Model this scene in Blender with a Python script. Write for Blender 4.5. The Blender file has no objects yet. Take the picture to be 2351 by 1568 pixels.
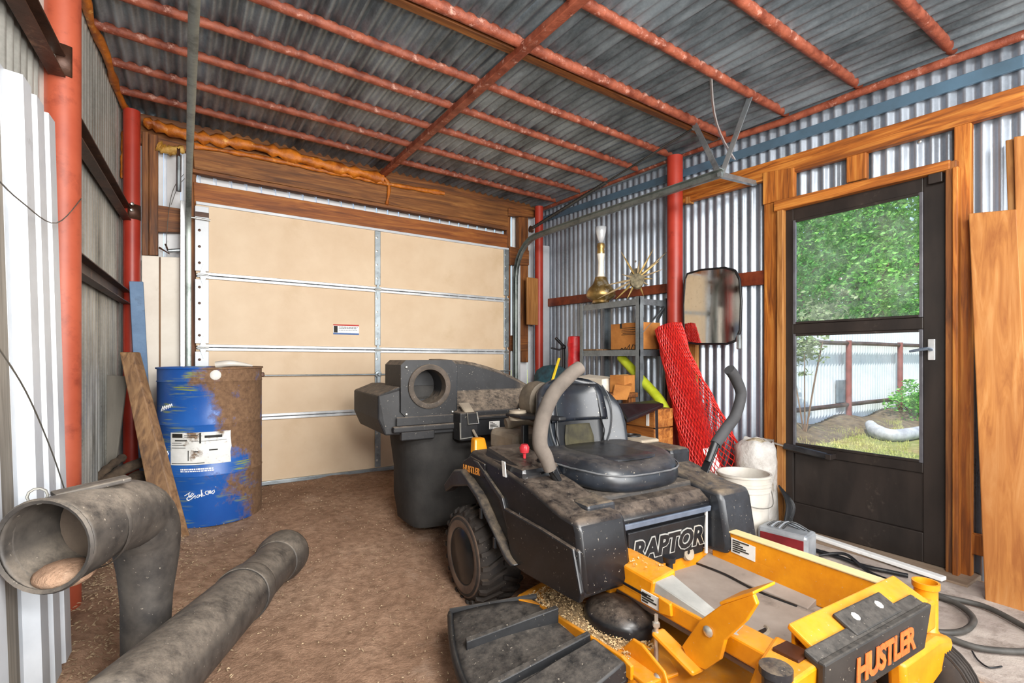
import bpy, bmesh, math, random
from mathutils import Vector, Matrix
random.seed(7)
SC = bpy.context.scene
COL = SC.collection
# ------------------------------------------------------------------ camera
FPX = 1148.0; IW = 2351.0; IH = 1568.0; HORIZON = 820.0
YAW = math.radians(33.29)
cam_d = bpy.data.cameras.new('camera'); cam = bpy.data.objects.new('camera', cam_d); COL.objects.link(cam)
cam.location = (0, 0, 1.0); cam.rotation_euler = (math.pi/2, 0, -YAW)
cam_d.sensor_width = 36.0; cam_d.lens = 36.0*FPX/IW; cam_d.shift_y = (HORIZON-IH/2)/IW
cam_d.clip_start = .02; cam_d.clip_end = 200
SC.camera = cam
# ------------------------------------------------------------------ world, sun, large lights, exposure
W = bpy.data.worlds.new('world'); SC.world = W; W.use_nodes = True
wn = W.node_tree.nodes; wl = W.node_tree.links; wn.clear()
sky = wn.new('ShaderNodeTexSky'); sky.sky_type = 'NISHITA'; sky.sun_disc = False
sky.sun_elevation = math.radians(52); sky.sun_rotation = math.radians(250); sky.air_density = 1.0; sky.dust_density = 1.5
wb = wn.new('ShaderNodeBackground'); wb.inputs['Strength'].default_value = .22
wo = wn.new('ShaderNodeOutputWorld'); wl.new(sky.outputs[0], wb.inputs[0]); wl.new(wb.outputs[0], wo.inputs[0])
def light(name, kind, loc, aim, power, color=(1, 1, 1), size=1, size_y=None, angle=None):
    l = bpy.data.lights.new(name, kind); l.energy = power; l.color = color
    if kind == 'AREA':
        l.shape = 'RECTANGLE'; l.size = size; l.size_y = size_y or size
    elif kind == 'POINT': l.shadow_soft_size = size
    elif kind == 'SUN': l.angle = angle or .01
    o = bpy.data.objects.new(name, l); COL.objects.link(o); o.location = loc
    o.rotation_euler = (Vector(aim)-Vector(loc)).to_track_quat('-Z', 'Y').to_euler()
    return o
light('sun', 'SUN', (-6, -3, 12), (2, 1.5, 0), 4.0, (1, .95, .86), angle=.012)
light('daylight_through_open_shed_front', 'AREA', (1.3, -2.6, 1.55), (1.5, 3.5, 1.35), 190, (1, .975, .94), 3.4, 2.3)
light('roof_bounce_fill', 'AREA', (.9, -.45, 2.5), (1.5, 2.2, .1), 78, (1, .975, .93), 1.1, .8)  # added fill standing for flash light bounced off the roof, no lamp there
light('bounced_flash', 'AREA', (.25, -.35, 1.35), (1.5, 2.0, 2.65), 40, (1, .98, .95), .4, .3)
SC.view_settings.view_transform = 'Standard'; SC.view_settings.look = 'None'
SC.view_settings.gamma = 1.0; SC.view_settings.use_curve_mapping = False
SC.view_settings.exposure = .62
# ------------------------------------------------------------------ survey helpers: sight line of a photo pixel met with a known plane of the place
CD = Vector((math.sin(YAW), math.cos(YAW), 0)); CR = Vector((math.cos(YAW), -math.sin(YAW), 0))
def ray(px, py):
    return CD + CR*((px-IW/2)/FPX) + Vector((0, 0, (HORIZON-py)/FPX))
def onX(px, py, X): q = ray(px, py); t = X/q.x; return Vector((X, q.y*t, 1+q.z*t))
def onY(px, py, Y): q = ray(px, py); t = Y/q.y; return Vector((q.x*t, Y, 1+q.z*t))
def onZ(px, py, Z): q = ray(px, py); t = (Z-1)/q.z; return Vector((q.x*t, q.y*t, Z))
def atD(px, py, D): q = ray(px, py); return Vector((q.x*D, q.y*D, 1+q.z*D))
# ------------------------------------------------------------------ mesh kit
V = Vector
WLOC = {}
def tag(o, label=None, cat=None, group=None, kind=None):
    if label: o['label'] = label
    if cat: o['category'] = cat
    if group: o['group'] = group
    if kind: o['kind'] = kind
    return o
def empty(name, loc, label=None, cat=None, group=None, kind=None):
    o = bpy.data.objects.new(name, None); COL.objects.link(o); o.location = loc; o.empty_display_size = .1
    WLOC[o.name] = V(loc); return tag(o, label, cat, group, kind)
def frame_of(axis, up=None):
    z = V(axis).normalized()
    up = V(up) if up is not None else (V((0, 0, 1)) if abs(z.z) < .95 else V((0, 1, 0)))
    x = up.cross(z)
    if x.length < 1e-6: x = V((1, 0, 0)).cross(z)
    x.normalize(); return x, z.cross(x), z
class MB:
    def __init__(s, M=None): s.v = []; s.f = []; s.M = M
    def add(s, vs, fs):
        b = len(s.v); s.v += [V(p) for p in vs]; s.f += [tuple(b+i for i in f) for f in fs]; return s
    def box(s, c, d, R=None):
        c = V(c); h = V(d)/2; P = []
        for z in (-1, 1):
            for y in (-1, 1):
                for x in (-1, 1):
                    p = V((x*h.x, y*h.y, z*h.z)); P.append(c+(R @ p if R else p))
        return s.add(P, [(0, 2, 3, 1), (4, 5, 7, 6), (0, 1, 5, 4), (2, 6, 7, 3), (0, 4, 6, 2), (1, 3, 7, 5)])
    def bb(s, a, b):
        a = V(a); b = V(b); return s.box((a+b)/2, [abs(b[i]-a[i]) for i in range(3)])
    def bar(s, p, q, w, h, up=None):
        p = V(p); q = V(q); x, y, z = frame_of(q-p, up); P = []
        for c in (p, q):
            for sx, sy in ((-1, -1), (1, -1), (1, 1), (-1, 1)): P.append(c+x*(sx*w/2)+y*(sy*h/2))
        return s.add(P, [(3, 2, 1, 0), (4, 5, 6, 7), (0, 1, 5, 4), (1, 2, 6, 5), (2, 3, 7, 6), (3, 0, 4, 7)])
    def hexa(s, a, b):   # two quads a (4) and b (4) joined
        return s.add(list(a)+list(b), [(3, 2, 1, 0), (4, 5, 6, 7), (0, 1, 5, 4), (1, 2, 6, 5), (2, 3, 7, 6), (3, 0, 4, 7)])
    def prism(s, poly, ext):
        n = len(poly); ext = V(ext); P = [V(p) for p in poly]+[V(p)+ext for p in poly]
        return s.add(P, [tuple(range(n-1, -1, -1)), tuple(range(n, 2*n))]+[(i, (i+1) % n, n+(i+1) % n, n+i) for i in range(n)])
    def loft(s, rings, cap=True, closed=True, loop=False):
        n = len(rings[0]); P = [p for r in rings for p in r]; F = []
        m = len(rings)
        for k in range(m if loop else m-1):
            for i in range(n if closed else n-1):
                a = k*n+i; b = k*n+(i+1) % n; c = ((k+1) % m)*n+(i+1) % n; d_ = ((k+1) % m)*n+i
                F.append((a, b, c, d_))
        if cap and closed and not loop: F += [tuple(range(n-1, -1, -1)), tuple(range((m-1)*n, m*n))]
        return s.add(P, F)
    def tube(s, path, r, n=10, cap=True, up=None, ry=None, loop=False):
        path = [V(p) for p in path]; m = len(path)
        R = r if isinstance(r, (list, tuple)) else [r]*m
        RY = ry if isinstance(ry, (list, tuple)) else ([ry]*m if ry else R)
        rings = []; px = None
        for k in range(m):
            if loop: t = path[(k+1) % m]-path[k-1]
            else: t = path[min(k+1, m-1)]-path[max(k-1, 0)]
            t.normalize()
            if px is None: x, y, z = frame_of(t, up)
            else:
                x = px-t*px.dot(t)
                if x.length < 1e-5: x, y, z = frame_of(t, up)
                x.normalize(); y = t.cross(x)
            px = x
            rings.append([path[k]+x*(R[k]*math.cos(2*math.pi*i/n))+y*(RY[k]*math.sin(2*math.pi*i/n)) for i in range(n)])
        return s.loft(rings, cap, True, loop)
    def lathe(s, prof, c=(0, 0, 0), axis=(0, 0, 1), n=24, up=None, cap=True, loop=False):
        c = V(c); x, y, z = frame_of(axis, up)
        rings = [[c+z*h+x*(r*math.cos(2*math.pi*i/n))+y*(r*math.sin(2*math.pi*i/n)) for i in range(n)] for r, h in prof]
        return s.loft(rings, cap, True, loop)
    def sphere(s, c, r, n=12, m=8):
        r = V(r) if not isinstance(r, (int, float)) else V((r, r, r)); c = V(c)
        rings = []
        for k in range(1, m):
            a = math.pi*k/m
            rings.append([c+V((r.x*math.sin(a)*math.cos(2*math.pi*i/n), r.y*math.sin(a)*math.sin(2*math.pi*i/n), -r.z*math.cos(a))) for i in range(n)])
        return s.loft(rings)
    def grid(s, fn, nu, nv):
        P = [fn(i/nu, j/nv) for j in range(nv+1) for i in range(nu+1)]
        return s.add(P, [(j*(nu+1)+i, j*(nu+1)+i+1, (j+1)*(nu+1)+i+1, (j+1)*(nu+1)+i) for j in range(nv) for i in range(nu)])
    def build(s, name, mat, parent=None, smooth=None, bevel=0, sub=0, solid=0, label=None, cat=None, group=None, kind=None, fixn=True, base=False, wire=0):
        P = [s.M @ p for p in s.v] if s.M else s.v
        lo = V([min(p[i] for p in P) for i in range(3)]); hi = V([max(p[i] for p in P) for i in range(3)])
        c = (lo+hi)/2
        if base: c.z = lo.z
        me = bpy.data.meshes.new(name); me.from_pydata([p-c for p in P], [], s.f); me.validate()
        if fixn:
            bm = bmesh.new(); bm.from_mesh(me); bmesh.ops.recalc_face_normals(bm, faces=bm.faces[:]); bm.to_mesh(me); bm.free()
        o = bpy.data.objects.new(name, me); COL.objects.link(o)
        if mat: me.materials.append(mat)
        if smooth or sub:
            me.polygons.foreach_set('use_smooth', [True]*len(me.polygons))
            if not sub: me.set_sharp_from_angle(angle=math.radians(smooth if smooth is not True else 40))
        if solid:
            m = o.modifiers.new('solid', 'SOLIDIFY'); m.thickness = solid; m.offset = 0
        if bevel:
            m = o.modifiers.new('bevel', 'BEVEL'); m.width = bevel; m.segments = 2; m.limit_method = 'ANGLE'; m.angle_limit = math.radians(35)
        if sub:
            m = o.modifiers.new('sub', 'SUBSURF'); m.levels = sub; m.render_levels = sub
        if wire:
            m = o.modifiers.new('wire', 'WIREFRAME'); m.thickness = wire; m.use_even_offset = False
        WLOC[o.name] = c
        if parent is not None:
            o.parent = parent; o.location = c-WLOC[parent.name]
        else: o.location = c
        return tag(o, label, cat, group, kind)
def smoothpath(pts, k=6):
    pts = [V(p) for p in pts]; out = []
    for i in range(len(pts)-1):
        p0 = pts[max(i-1, 0)]; p1 = pts[i]; p2 = pts[i+1]; p3 = pts[min(i+2, len(pts)-1)]
        for j in range(k):
            t = j/k
            out.append(.5*((2*p1)+(p2-p0)*t+(2*p0-5*p1+4*p2-p3)*t*t+(3*p1-p0-3*p2+p3)*t*t*t))
    out.append(pts[-1]); return out
def lerpl(vals, n):
    out = []
    for i in range(n):
        t = i/(n-1)*(len(vals)-1); k = min(int(t), len(vals)-2); out.append(vals[k]+(vals[k+1]-vals[k])*(t-k))
    return out
def text_mb(body, size, offset=0.0, shear=0.0, extrude=0.0, space=1.0):
    cu = bpy.data.curves.new('lettering', 'FONT'); cu.body = body; cu.size = size; cu.align_x = 'CENTER'; cu.align_y = 'CENTER'
    cu.offset = offset; cu.shear = shear; cu.extrude = extrude; cu.resolution_u = 3; cu.space_character = space
    o = bpy.data.objects.new('lettering', cu); COL.objects.link(o)
    dg = bpy.context.evaluated_depsgraph_get(); me = bpy.data.meshes.new_from_object(o.evaluated_get(dg))
    m = MB(); m.v = [V(v.co) for v in me.vertices]; m.f = [tuple(p.vertices) for p in me.polygons]
    bpy.data.objects.remove(o); bpy.data.curves.remove(cu); bpy.data.meshes.remove(me)
    return m
def place_text(m, o, x, y):        # letters into the plane through o spanned by x, y
    o = V(o); x = V(x).normalized(); y = V(y).normalized(); z = x.cross(y)
    m.v = [o+x*p.x+y*p.y+z*p.z for p in m.v]; return m
# ------------------------------------------------------------------ materials
def L(h):
    h = h.lstrip('#'); c = [int(h[i:i+2], 16)/255 for i in (0, 2, 4)]
    return tuple((x/12.92 if x <= .04045 else ((x+.055)/1.055)**2.4) for x in c)+(1,)
class Nt:
    def __init__(s, name):
        s.m = bpy.data.materials.new(name); s.m.use_nodes = True; s.t = s.m.node_tree; s.n = s.t.nodes; s.b = s.n['Principled BSDF']
        s.co = s.n.new('ShaderNodeTexCoord')
    def l(s, a, b): s.t.links.new(a, b)
    def map(s, scale=(1, 1, 1), loc=(0, 0, 0), src='Object'):
        m = s.n.new('ShaderNodeMapping'); m.inputs['Scale'].default_value = scale; m.inputs['Location'].default_value = loc
        s.l(s.co.outputs[src], m.inputs[0]); return m.outputs[0]
    def noise(s, vec, scale, detail=6, rough=.6, dist=0):
        n = s.n.new('ShaderNodeTexNoise'); n.inputs['Scale'].default_value = scale; n.inputs['Detail'].default_value = detail
        n.inputs['Roughness'].default_value = rough; n.inputs['Distortion'].default_value = dist; s.l(vec, n.inputs['Vector']); return n.outputs['Fac']
    def ramp(s, fac, stops, interp='LINEAR'):
        r = s.n.new('ShaderNodeValToRGB'); r.color_ramp.interpolation = interp; e = r.color_ramp.elements
        while len(e) < len(stops): e.new(.5)
        for k, (p, c) in enumerate(stops): e[k].position = p; e[k].color = c if isinstance(c, tuple) else (c, c, c, 1)
        s.l(fac, r.inputs[0]); return r.outputs[0]
    def mix(s, fac, a, b):
        m = s.n.new('ShaderNodeMix'); m.data_type = 'RGBA'
        for v, i in ((fac, 0), (a, 6), (b, 7)):
            if isinstance(v, (tuple, float, int)): m.inputs[i].default_value = v
            else: s.l(v, m.inputs[i])
        return m.outputs[2]
    def math(s, op, a, b=None, clamp=False):
        m = s.n.new('ShaderNodeMath'); m.operation = op; m.use_clamp = clamp
        for k, v in enumerate((a, b)):
            if v is None: continue
            if isinstance(v, (float, int)): m.inputs[k].default_value = v
            else: s.l(v, m.inputs[k])
        return m.outputs[0]
    def xyz(s):
        m = s.n.new('ShaderNodeSeparateXYZ'); s.l(s.co.outputs['Object'], m.inputs[0]); return m.outputs
    def bump(s, h, strength, dist=.01):
        b = s.n.new('ShaderNodeBump'); b.inputs['Strength'].default_value = strength; b.inputs['Distance'].default_value = dist
        s.l(h, b.inputs['Height']); s.l(b.outputs[0], s.b.inputs['Normal'])
    def fin(s, col, rough=.6, metal=0.0, spec=None):
        for v, k in ((col, 'Base Color'), (rough, 'Roughness'), (metal, 'Metallic')):
            if isinstance(v, (tuple, float, int)): s.b.inputs[k].default_value = v
            else: s.l(v, s.b.inputs[k])
        if spec is not None: s.b.inputs['Specular IOR Level'].default_value = spec
        return s.m
def mat(name, c1, c2=None, scale=9, rough=.6, metal=0.0, bump=.12, stretch=(1, 1, 1), c3=None, thr=(.55, .68), s3=4, lo=.35, hi=.65, spec=None, fine=0, dist=0):
    t = Nt(name); v = t.map(stretch); n = t.noise(v, scale, 8, .62, dist)
    c = t.ramp(n, [(lo, L(c1)), (hi, L(c2 or c1))])
    if c3:
        k = t.ramp(t.noise(t.map((1, 1, 1), (3.1, 1.7, .4)), s3, 10, .68), [(thr[0], 0.0), (thr[1], 1.0)]); c = t.mix(k, c, L(c3))
    if bump: t.bump(t.noise(v, scale*(fine or 3), 6, .7), bump)
    return t.fin(c, rough, metal, spec)
def wood(name, ax, c1, c2, c3, rough=.62, knots=True, bump=.2, gs=34):
    t = Nt(name); st = {'x': (.06, 1, 1), 'y': (1, .06, 1), 'z': (1, 1, .06)}[ax]
    v = t.map(st); g = t.noise(v, gs, 6, .6, 1.2); big = t.noise(t.map(tuple(.25 if q < .5 else 1 for q in st)), 5, 4, .6, .6)
    c = t.ramp(g, [(.33, L(c1)), (.5, L(c2)), (.68, L(c3))]); c = t.mix(t.ramp(big, [(.4, 0.0), (.75, .75)]), c, L(c1))
    if knots:
        vo = t.n.new('ShaderNodeTexVoronoi'); vo.inputs['Scale'].default_value = 3.4; vo.inputs['Randomness'].default_value = 1
        kst = [.62 if q < .5 else 1.5 for q in st]; kst[1 if ax == 'x' else 0] = 0.0; kst = tuple(kst); t.l(t.map(kst, (.37, .21, .55)), vo.inputs['Vector'])
        k = t.ramp(vo.outputs['Distance'], [(.05, 1.0), (.10, 0.0)]); c = t.mix(t.math('MULTIPLY', k, .8), c, L('#3a1c0a'))
    t.bump(g, bump, .006); return t.fin(c, rough)
# ------------------------------------------------------------------ material library
def galv(name, c1, c2, rough=.38, metal=.75, grime=None, gthr=(.5, .72), stretch=(1, 1, 1), spangle=60):
    t = Nt(name); v = t.map(stretch)
    n = t.noise(v, 3.2, 8, .65); s = t.noise(t.map(), spangle, 3, .6)
    c = t.ramp(n, [(.32, L(c1)), (.68, L(c2))]); c = t.mix(t.ramp(s, [(.4, 0.0), (.62, .28)]), c, L(c2))
    if grime: c = t.mix(t.ramp(t.noise(t.map(stretch, (5, 2, 1)), 4.5, 10, .7), [(gthr[0], 0.0), (gthr[1], .85)]), c, L(grime))
    r = t.ramp(n, [(.3, rough-.08), (.7, rough+.14)]); t.bump(s, .05, .004); return t.fin(c, r, metal)
m_galv = galv('galvanised_wall_sheet', '#828b96', '#b3bcc8', .32, .6, '#5e646b', (.56, .8), (1, 1, .25))
m_galv_l = galv('weathered_wall_sheet', '#96968f', '#d2d1ca', .32, .55, '#5a564e', (.5, .75), (1, 1, .2))
m_roof = galv('roof_sheet', '#707f89', '#a9b8c2', .4, .5, '#3c464c', (.42, .66), (1, .3, 1), 70)
m_redpipe = mat('red_oxide_pipe', '#6e301d', '#a0573f', 14, .5, bump=.5, c3='#c99a8a', thr=(.57, .68), s3=20, stretch=(1, 1, 1))
m_redpost = mat('red_post_paint', '#96281b', '#ae3a29', 3, .42, bump=.06, c3='#7d2417', thr=(.62, .72), s3=7)
m_redpost2 = mat('faded_red_post_paint', '#9a432c', '#b55a3f', 2.5, .5, bump=.08, c3='#742c1e', thr=(.52, .72), s3=9)
m_dkred = mat('brown_red_girt', '#5e2312', '#8e4426', 9, .5, bump=.2, c3='#b87a4a', thr=(.66, .76), s3=12)
m_rust = mat('rusty_angle_steel', '#2e1e17', '#57392a', 8, .5, .3, .2, c3='#8a6a54', thr=(.6, .72), s3=7)
m_beam = {a: wood('stained_lumber_'+a, a, '#6e3a10', '#ab611c', '#cd8a3c') for a in 'xyz'}
m_dark = {a: wood('dark_lumber_'+a, a, '#452812', '#7c471c', '#9c642e') for a in 'xyz'}
m_hdr = wood('header_lumber', 'x', '#55300f', '#84501f', '#a57038'); m_lin = wood('lintel_lumber', 'x', '#64320e', '#94531c', '#b0702e')
m_pine = wood('pine_board', 'z', '#8f5422', '#b07438', '#c28c52', knots=True, bump=.12, gs=22)
m_pine2 = wood('brown_pine_board', 'z', '#7c4c20', '#a87238', '#bd8f58', gs=26)
m_bplank = wood('weathered_plank', 'z', '#5a4230', '#8a6746', '#a5825c', gs=28)
m_white = mat('white_sheet_metal', '#bbc0c6', '#d0d4d9', 3, .4, .1, .03, c3='#8b8a86', thr=(.64, .78), s3=9)
m_whitesd = mat('white_siding', '#d7dade', '#ebecee', 4, .5, 0, .03, c3='#a0a3a4', thr=(.6, .8), s3=6)
m_cream = mat('cream_door_panel', '#cfb494', '#dac2a4', 2.2, .55, 0, .02, c3='#bd9f76', thr=(.55, .85), s3=1.6)
m_beige = mat('pale_wall_panel', '#d9d0c2', '#e9e2d6', 3, .6, 0, .03, c3='#b3a48f', thr=(.6, .8), s3=5)
m_alu = galv('pale_channel', '#b9bdc0', '#e6e8ea', .35, .5)
m_steel = galv('galvanised_channel', '#7d868b', '#aeb6ba', .38, .75, '#4c5154', (.55, .75))
m_dsteel = galv('dark_track_steel', '#6e7775', '#a2aaa6', .4, .75, '#2f3433', (.5, .7))
m_blk = mat('black_plastic', '#0e0f11', '#1b1c1f', 14, .42, 0, .08, c3='#4c463f', thr=(.62, .8), s3=9)
m_bolt = galv('zinc_bolt', '#b8b8b0', '#dedcd4', .3, .85)
m_foam = mat('orange_spray_foam', '#8a4410', '#d0781c', 10, .45, 0, .6, c3='#eab05a', thr=(.6, .72), s3=14)
m_foamy = mat('amber_spray_foam', '#a4701c', '#d8b060', 18, .4, 0, .6)
m_doorblk = mat('brown_black_door', '#191412', '#2e2622', 6, .5, 0, .05, c3='#6d6258', thr=(.62, .8), s3=4, stretch=(1, 1, .3))
m_wire = mat('thin_wire', '#55524c', '#77736a', 5, .5, .4, 0)
m_white_paint = mat('white_lettering', '#e8e8e6', '#ffffff', 20, .6, 0, 0)
m_ink = mat('black_ink', '#15130f', '#2a2620', 20, .7, 0, 0)
def dirt_mat():
    t = Nt('dirt_floor'); v = t.map()
    a = t.noise(v, 1.3, 9, .7); b = t.noise(v, 22, 8, .75); c3 = t.noise(t.map((1, 1, 1), (4, 7, 0)), 85, 4, .7)
    c = t.ramp(a, [(.3, L('#8d6d57')), (.5, L('#ad8b72')), (.72, L('#c6a68c'))])
    c = t.mix(t.ramp(b, [(.42, 0.0), (.62, .6)]), c, L('#6b503d')); c = t.mix(t.ramp(c3, [(.66, 0.0), (.72, .75)]), c, L('#cdb79c'))
    c = t.mix(t.ramp(t.noise(v, 3.1, 8, .7), [(.58, 0.0), (.72, .55)]), c, L('#cbb09a'))
    h = t.math('ADD', t.math('MULTIPLY', b, .7), t.math('MULTIPLY', c3, .5)); t.bump(h, .75, .02); return t.fin(c, .95, spec=.2)
m_dirt = dirt_mat()
m_slab = mat('dusty_concrete', '#8d8078', '#b3a79d', 5, .9, 0, .5, c3='#6a5c50', thr=(.52, .7), s3=6, fine=6)
m_straw = mat('mulch_chips', '#7e6750', '#bda584', 30, .9, 0, .2)
m_spring = galv('spring_steel', '#3c3e3e', '#6b6e6d', .4, .8)
# ------------------------------------------------------------------ shell helpers
def XL(Y): return -.36-.042*(4.45-Y)
def sstep(a, b, x):
    t = max(0, min(1, (x-a)/(b-a))); return t*t*(3-2*t)
def zf(Y): return -.115*(1-sstep(1.7, 3.7, Y))
def mound(X, Y):
    g = lambda cx, cy, sx, sy, h: h*math.exp(-((X-cx)/sx)**2-((Y-cy)/sy)**2)
    return g(-.34, 2.35, .16, .45, .12)+g(-.22, 3.1, .2, .5, .07)
def zroof(X, Y): return 2.60-.028*(X-1.46)+.02*(Y-1.7)
def corr(mb, O, across, along, nrm, wid, leng, amp=.0095, per=.0677, seg=8, phase=0.0):
    O = V(O); across = V(across); along = V(along); nrm = V(nrm); n = max(2, int(wid/per*seg))
    P = []
    for k in range(n+1):
        s = wid*k/n; o = nrm*(amp*math.sin(2*math.pi*(s/per)+phase))
        P += [O+across*s+o, O+across*s+along*leng+o]
    return mb.add(P, [(2*k, 2*k+2, 2*k+3, 2*k+1) for k in range(n)])
# ------------------------------------------------------------------ floor
fl = MB()
NX, NY = 90, 150
rnd = random.Random(3)
def floor_pt(a, b):
    X = -.75+a*4.15; Y = -3.4+b*7.95
    z = zf(Y)+mound(X, Y)+.006*math.sin(7*X+3*Y)+.004*math.sin(17*X-11*Y)+rnd.uniform(-.003, .003)
    return V((X, Y, z-.002))
fl.grid(floor_pt, NX, NY)
floor = fl.build('floor', m_dirt, smooth=True, kind='structure', label='brown dirt floor with scattered chips under everything', cat='floor', fixn=False)
sl = MB(); sl.bb((2.30, -3.2, -.3), (3.27, 1.72, -.098))
sl.build('concrete_slab', m_slab, floor, bevel=.008)
ch = MB()
for k in range(5200):
    r_ = rnd.random()
    if r_ < .45: X = rnd.gauss(-.2, .16); Y = rnd.uniform(1.7, 3.4)
    else: X = rnd.uniform(-.3, 1.9); Y = rnd.uniform(1.35, 4.3)
    if X < XL(Y)+.03: continue
    z = zf(Y)+mound(X, Y)+.004; a = rnd.uniform(0, 6.28); l = rnd.uniform(.002, .0065); w = rnd.uniform(.001, .0022)
    if r_ < .45: l *= 1.5; w *= 1.3
    dx, dy = math.cos(a)*l, math.sin(a)*l; ex, ey = -math.sin(a)*w, math.cos(a)*w; t = rnd.uniform(-.003, .006)
    ch.add([(X-dx-ex, Y-dy-ey, z), (X+dx-ex, Y+dy-ey, z+t), (X+dx+ex, Y+dy+ey, z+t), (X-dx+ex, Y-dy+ey, z), (X, Y, z+.004)], [(0, 1, 4), (1, 2, 4), (2, 3, 4), (3, 0, 4)])
ch.build('wood_chips', m_straw, floor, kind='stuff')
# ------------------------------------------------------------------ roof
roof = empty('ceiling', (1.5, 2, 2.7), 'grey corrugated metal roof carried on red pipe purlins', 'ceiling', kind='structure')
x = -.6
while x < 3.42:
    w = .661; mb = MB()
    ph = 2*math.pi*(x/.0677)
    n = int(w/.0677*8); P = []
    for k in range(n+1):
        X = x+w*k/n
        if X > 3.43: break
        o = .0125*math.sin(2*math.pi*X/.0677)+(.003 if k < 6 else 0); dr = .24*max(0, X-3.12)
        P += [V((X, -3.2, zroof(X, -3.2)+.052+o-dr)), V((X, 4.62, zroof(X, 4.62)+.052+o-dr))]
    mb.add(P, [(2*k, 2*k+2, 2*k+3, 2*k+1) for k in range(len(P)//2-1)])
    mb.build('roof_sheet', m_roof, roof, smooth=60, fixn=False); x += w-.002
PURL = [4.10, 3.72, 3.34, 2.98, 2.62, 2.16, 1.74, 1.32, .90, .46, .02, -.42]
for k, Y in enumerate(PURL):
    pts = []
    for i in range(13):
        X = XL(Y)+.02+(3.28-XL(Y)-.02)*i/12
        pts.append(V((X, Y, zroof(X, Y)+.035+.003*math.sin(i*1.7+k))))
    MB().tube(pts, .026 if Y != 2.16 else .030, 10).build('purlin', m_redpipe, roof, smooth=60)
MB().bar((XL(2.2)+.05, 2.225, zroof(-.3, 2.2)+.05), (3.27, 2.225, zroof(3.27, 2.2)+.05), .05, .07).build('timber_purlin', m_dark['x'], roof, bevel=.004)
MB().bar((1.485, .2, 2.592), (1.485, 4.40, 2.632), .052, .042).build('rafter', m_redpipe, roof, bevel=.004)
# red edge pipe along the right wall and rusty one along the left wall
MB().tube([onX(2420, 56, 3.27), onX(2351, 80, 3.27), onX(1980, 210, 3.27), onX(1805, 277, 3.27), onX(1570, 353, 3.27), onX(1237, 483, 3.27)], .024, 8).build('eave_pipe', m_redpipe, roof, smooth=60)
lp = [V((XL(Y)+.025+.008*math.sin(9*Y), Y, zroof(-.3, Y)+.01+.012*math.sin(13*Y))) for Y in [1.2+.16*i for i in range(21)]]
MB().tube(lp, [.022+.007*math.sin(k*2.3) for k in range(21)], 7).build('eave_pipe', m_foam, roof, smooth=60)
# ------------------------------------------------------------------ right wall
wr = empty('wall_right', (3.33, 1.5, 0), 'corrugated galvanised wall with orange timber framing round the screen door', 'wall', kind='structure')
XW = 3.335
def rsheet(y0, y1, z0, z1):
    y = y0
    while y < y1-.01:
        w = min(.661, y1-y); mb = MB(); corr(mb, (XW, y, z0), (0, 1, 0), (0, 0, 1), (1, 0, 0), w, z1-z0, amp=.0125, phase=2*math.pi*y/.0677)
        mb.build('cladding_sheet', m_galv, wr, smooth=60, fixn=False); y += w-.0015
rsheet(1.845, 4.5, -.35, 2.66); rsheet(.90, 1.845, 1.985, 2.62); rsheet(-3.1, .90, -.35, 2.62)
def rX(p, X, t): # quad of 4 photo points on plane X, thickness t away from the room
    a = [onX(px, py, X) for px, py in p]; return a, [q+V((t, 0, 0)) for q in a]
def beamX(name, p, X, t, m, parent=wr, bevel=.004):
    return MB().hexa(*rX(p, X, t)).build(name, m, parent, bevel=bevel)
beamX('top_plate', [(1545, 437), (1545, 473), (2351, 246), (2351, 194)], 3.262, .045, m_beam['y'])
beamX('wall_rail', [(1238, 500), (1238, 512), (2351, 154), (2351, 123)], 3.30, .02, mat('blue_grey_steel', '#4e6474', '#5f7f97', 2, .45, .3, .03))
MB().bb((3.262, -3.0, 2.165), (3.307, onX(2351, 220, 3.262).y, 2.275)).build('top_plate', m_beam['y'], wr, bevel=.004)
MB().bb((3.30, -3.0, 2.362), (3.32, onX(2351, 140, 3.30).y, 2.425)).build('wall_rail', bpy.data.materials['blue_grey_steel'], wr, bevel=.004)
y_l = lambda px, X: onX(px, 820, X).y
def studX(name, px0, px1, z0, z1, X=3.272, t=.04, m=None):
    return MB().bb((X, y_l(px0, X), z0), (X+t, y_l(px1, X), z1)).build(name, m or m_beam['z'], wr, bevel=.004)
studX('stud', 1754, 1797, -.13, 2.29, 3.266, .05)
studX('door_jamb', 1783, 1797, -.13, 1.98, 3.235, .05, m_pine2)
studX('stud', 2190, 2229, -.15, 2.21, 3.267, .045)
studX('door_jamb', 2170, 2196, -.15, 1.99, 3.235, .06, m_dark['z'])
studX('door_jamb', 2186, 2199, -.15, 1.95, 3.215, .045)
beamX('door_header', [(1776, 462), (1776, 486), (2180, 388), (2180, 366)], 3.229, .06, m_beam['y'])
beamX('cripple_stud', [(1943, 343), (1943, 420), (1988, 409), (1988, 331)], 3.27, .04, m_beam['z'])
beamX('cripple_stud', [(1751, 396), (1751, 470), (1822, 452), (1822, 384)], 3.252, .04, m_beam['z'])
beamX('girt', [(1241, 688), (1241, 706), (1530, 672), (1530, 651)], 3.285, .035, m_dkred)
beamX('girt', [(1570, 642), (1570, 667), (1756, 653), (1756, 620)], 3.285, .035, m_dkred)
beamX('stud', [(1572, 790), (1572, 1120), (1597, 1130), (1597, 790)], 3.27, .045, m_pine2)
beamX('nailer_block', [(1573, 452), (1573, 468), (1584, 466), (1584, 450)], 3.26, .05, m_pine2)
studX('base_nailer', 2175, 2260, .02, .12, 3.28, .04)
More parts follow.
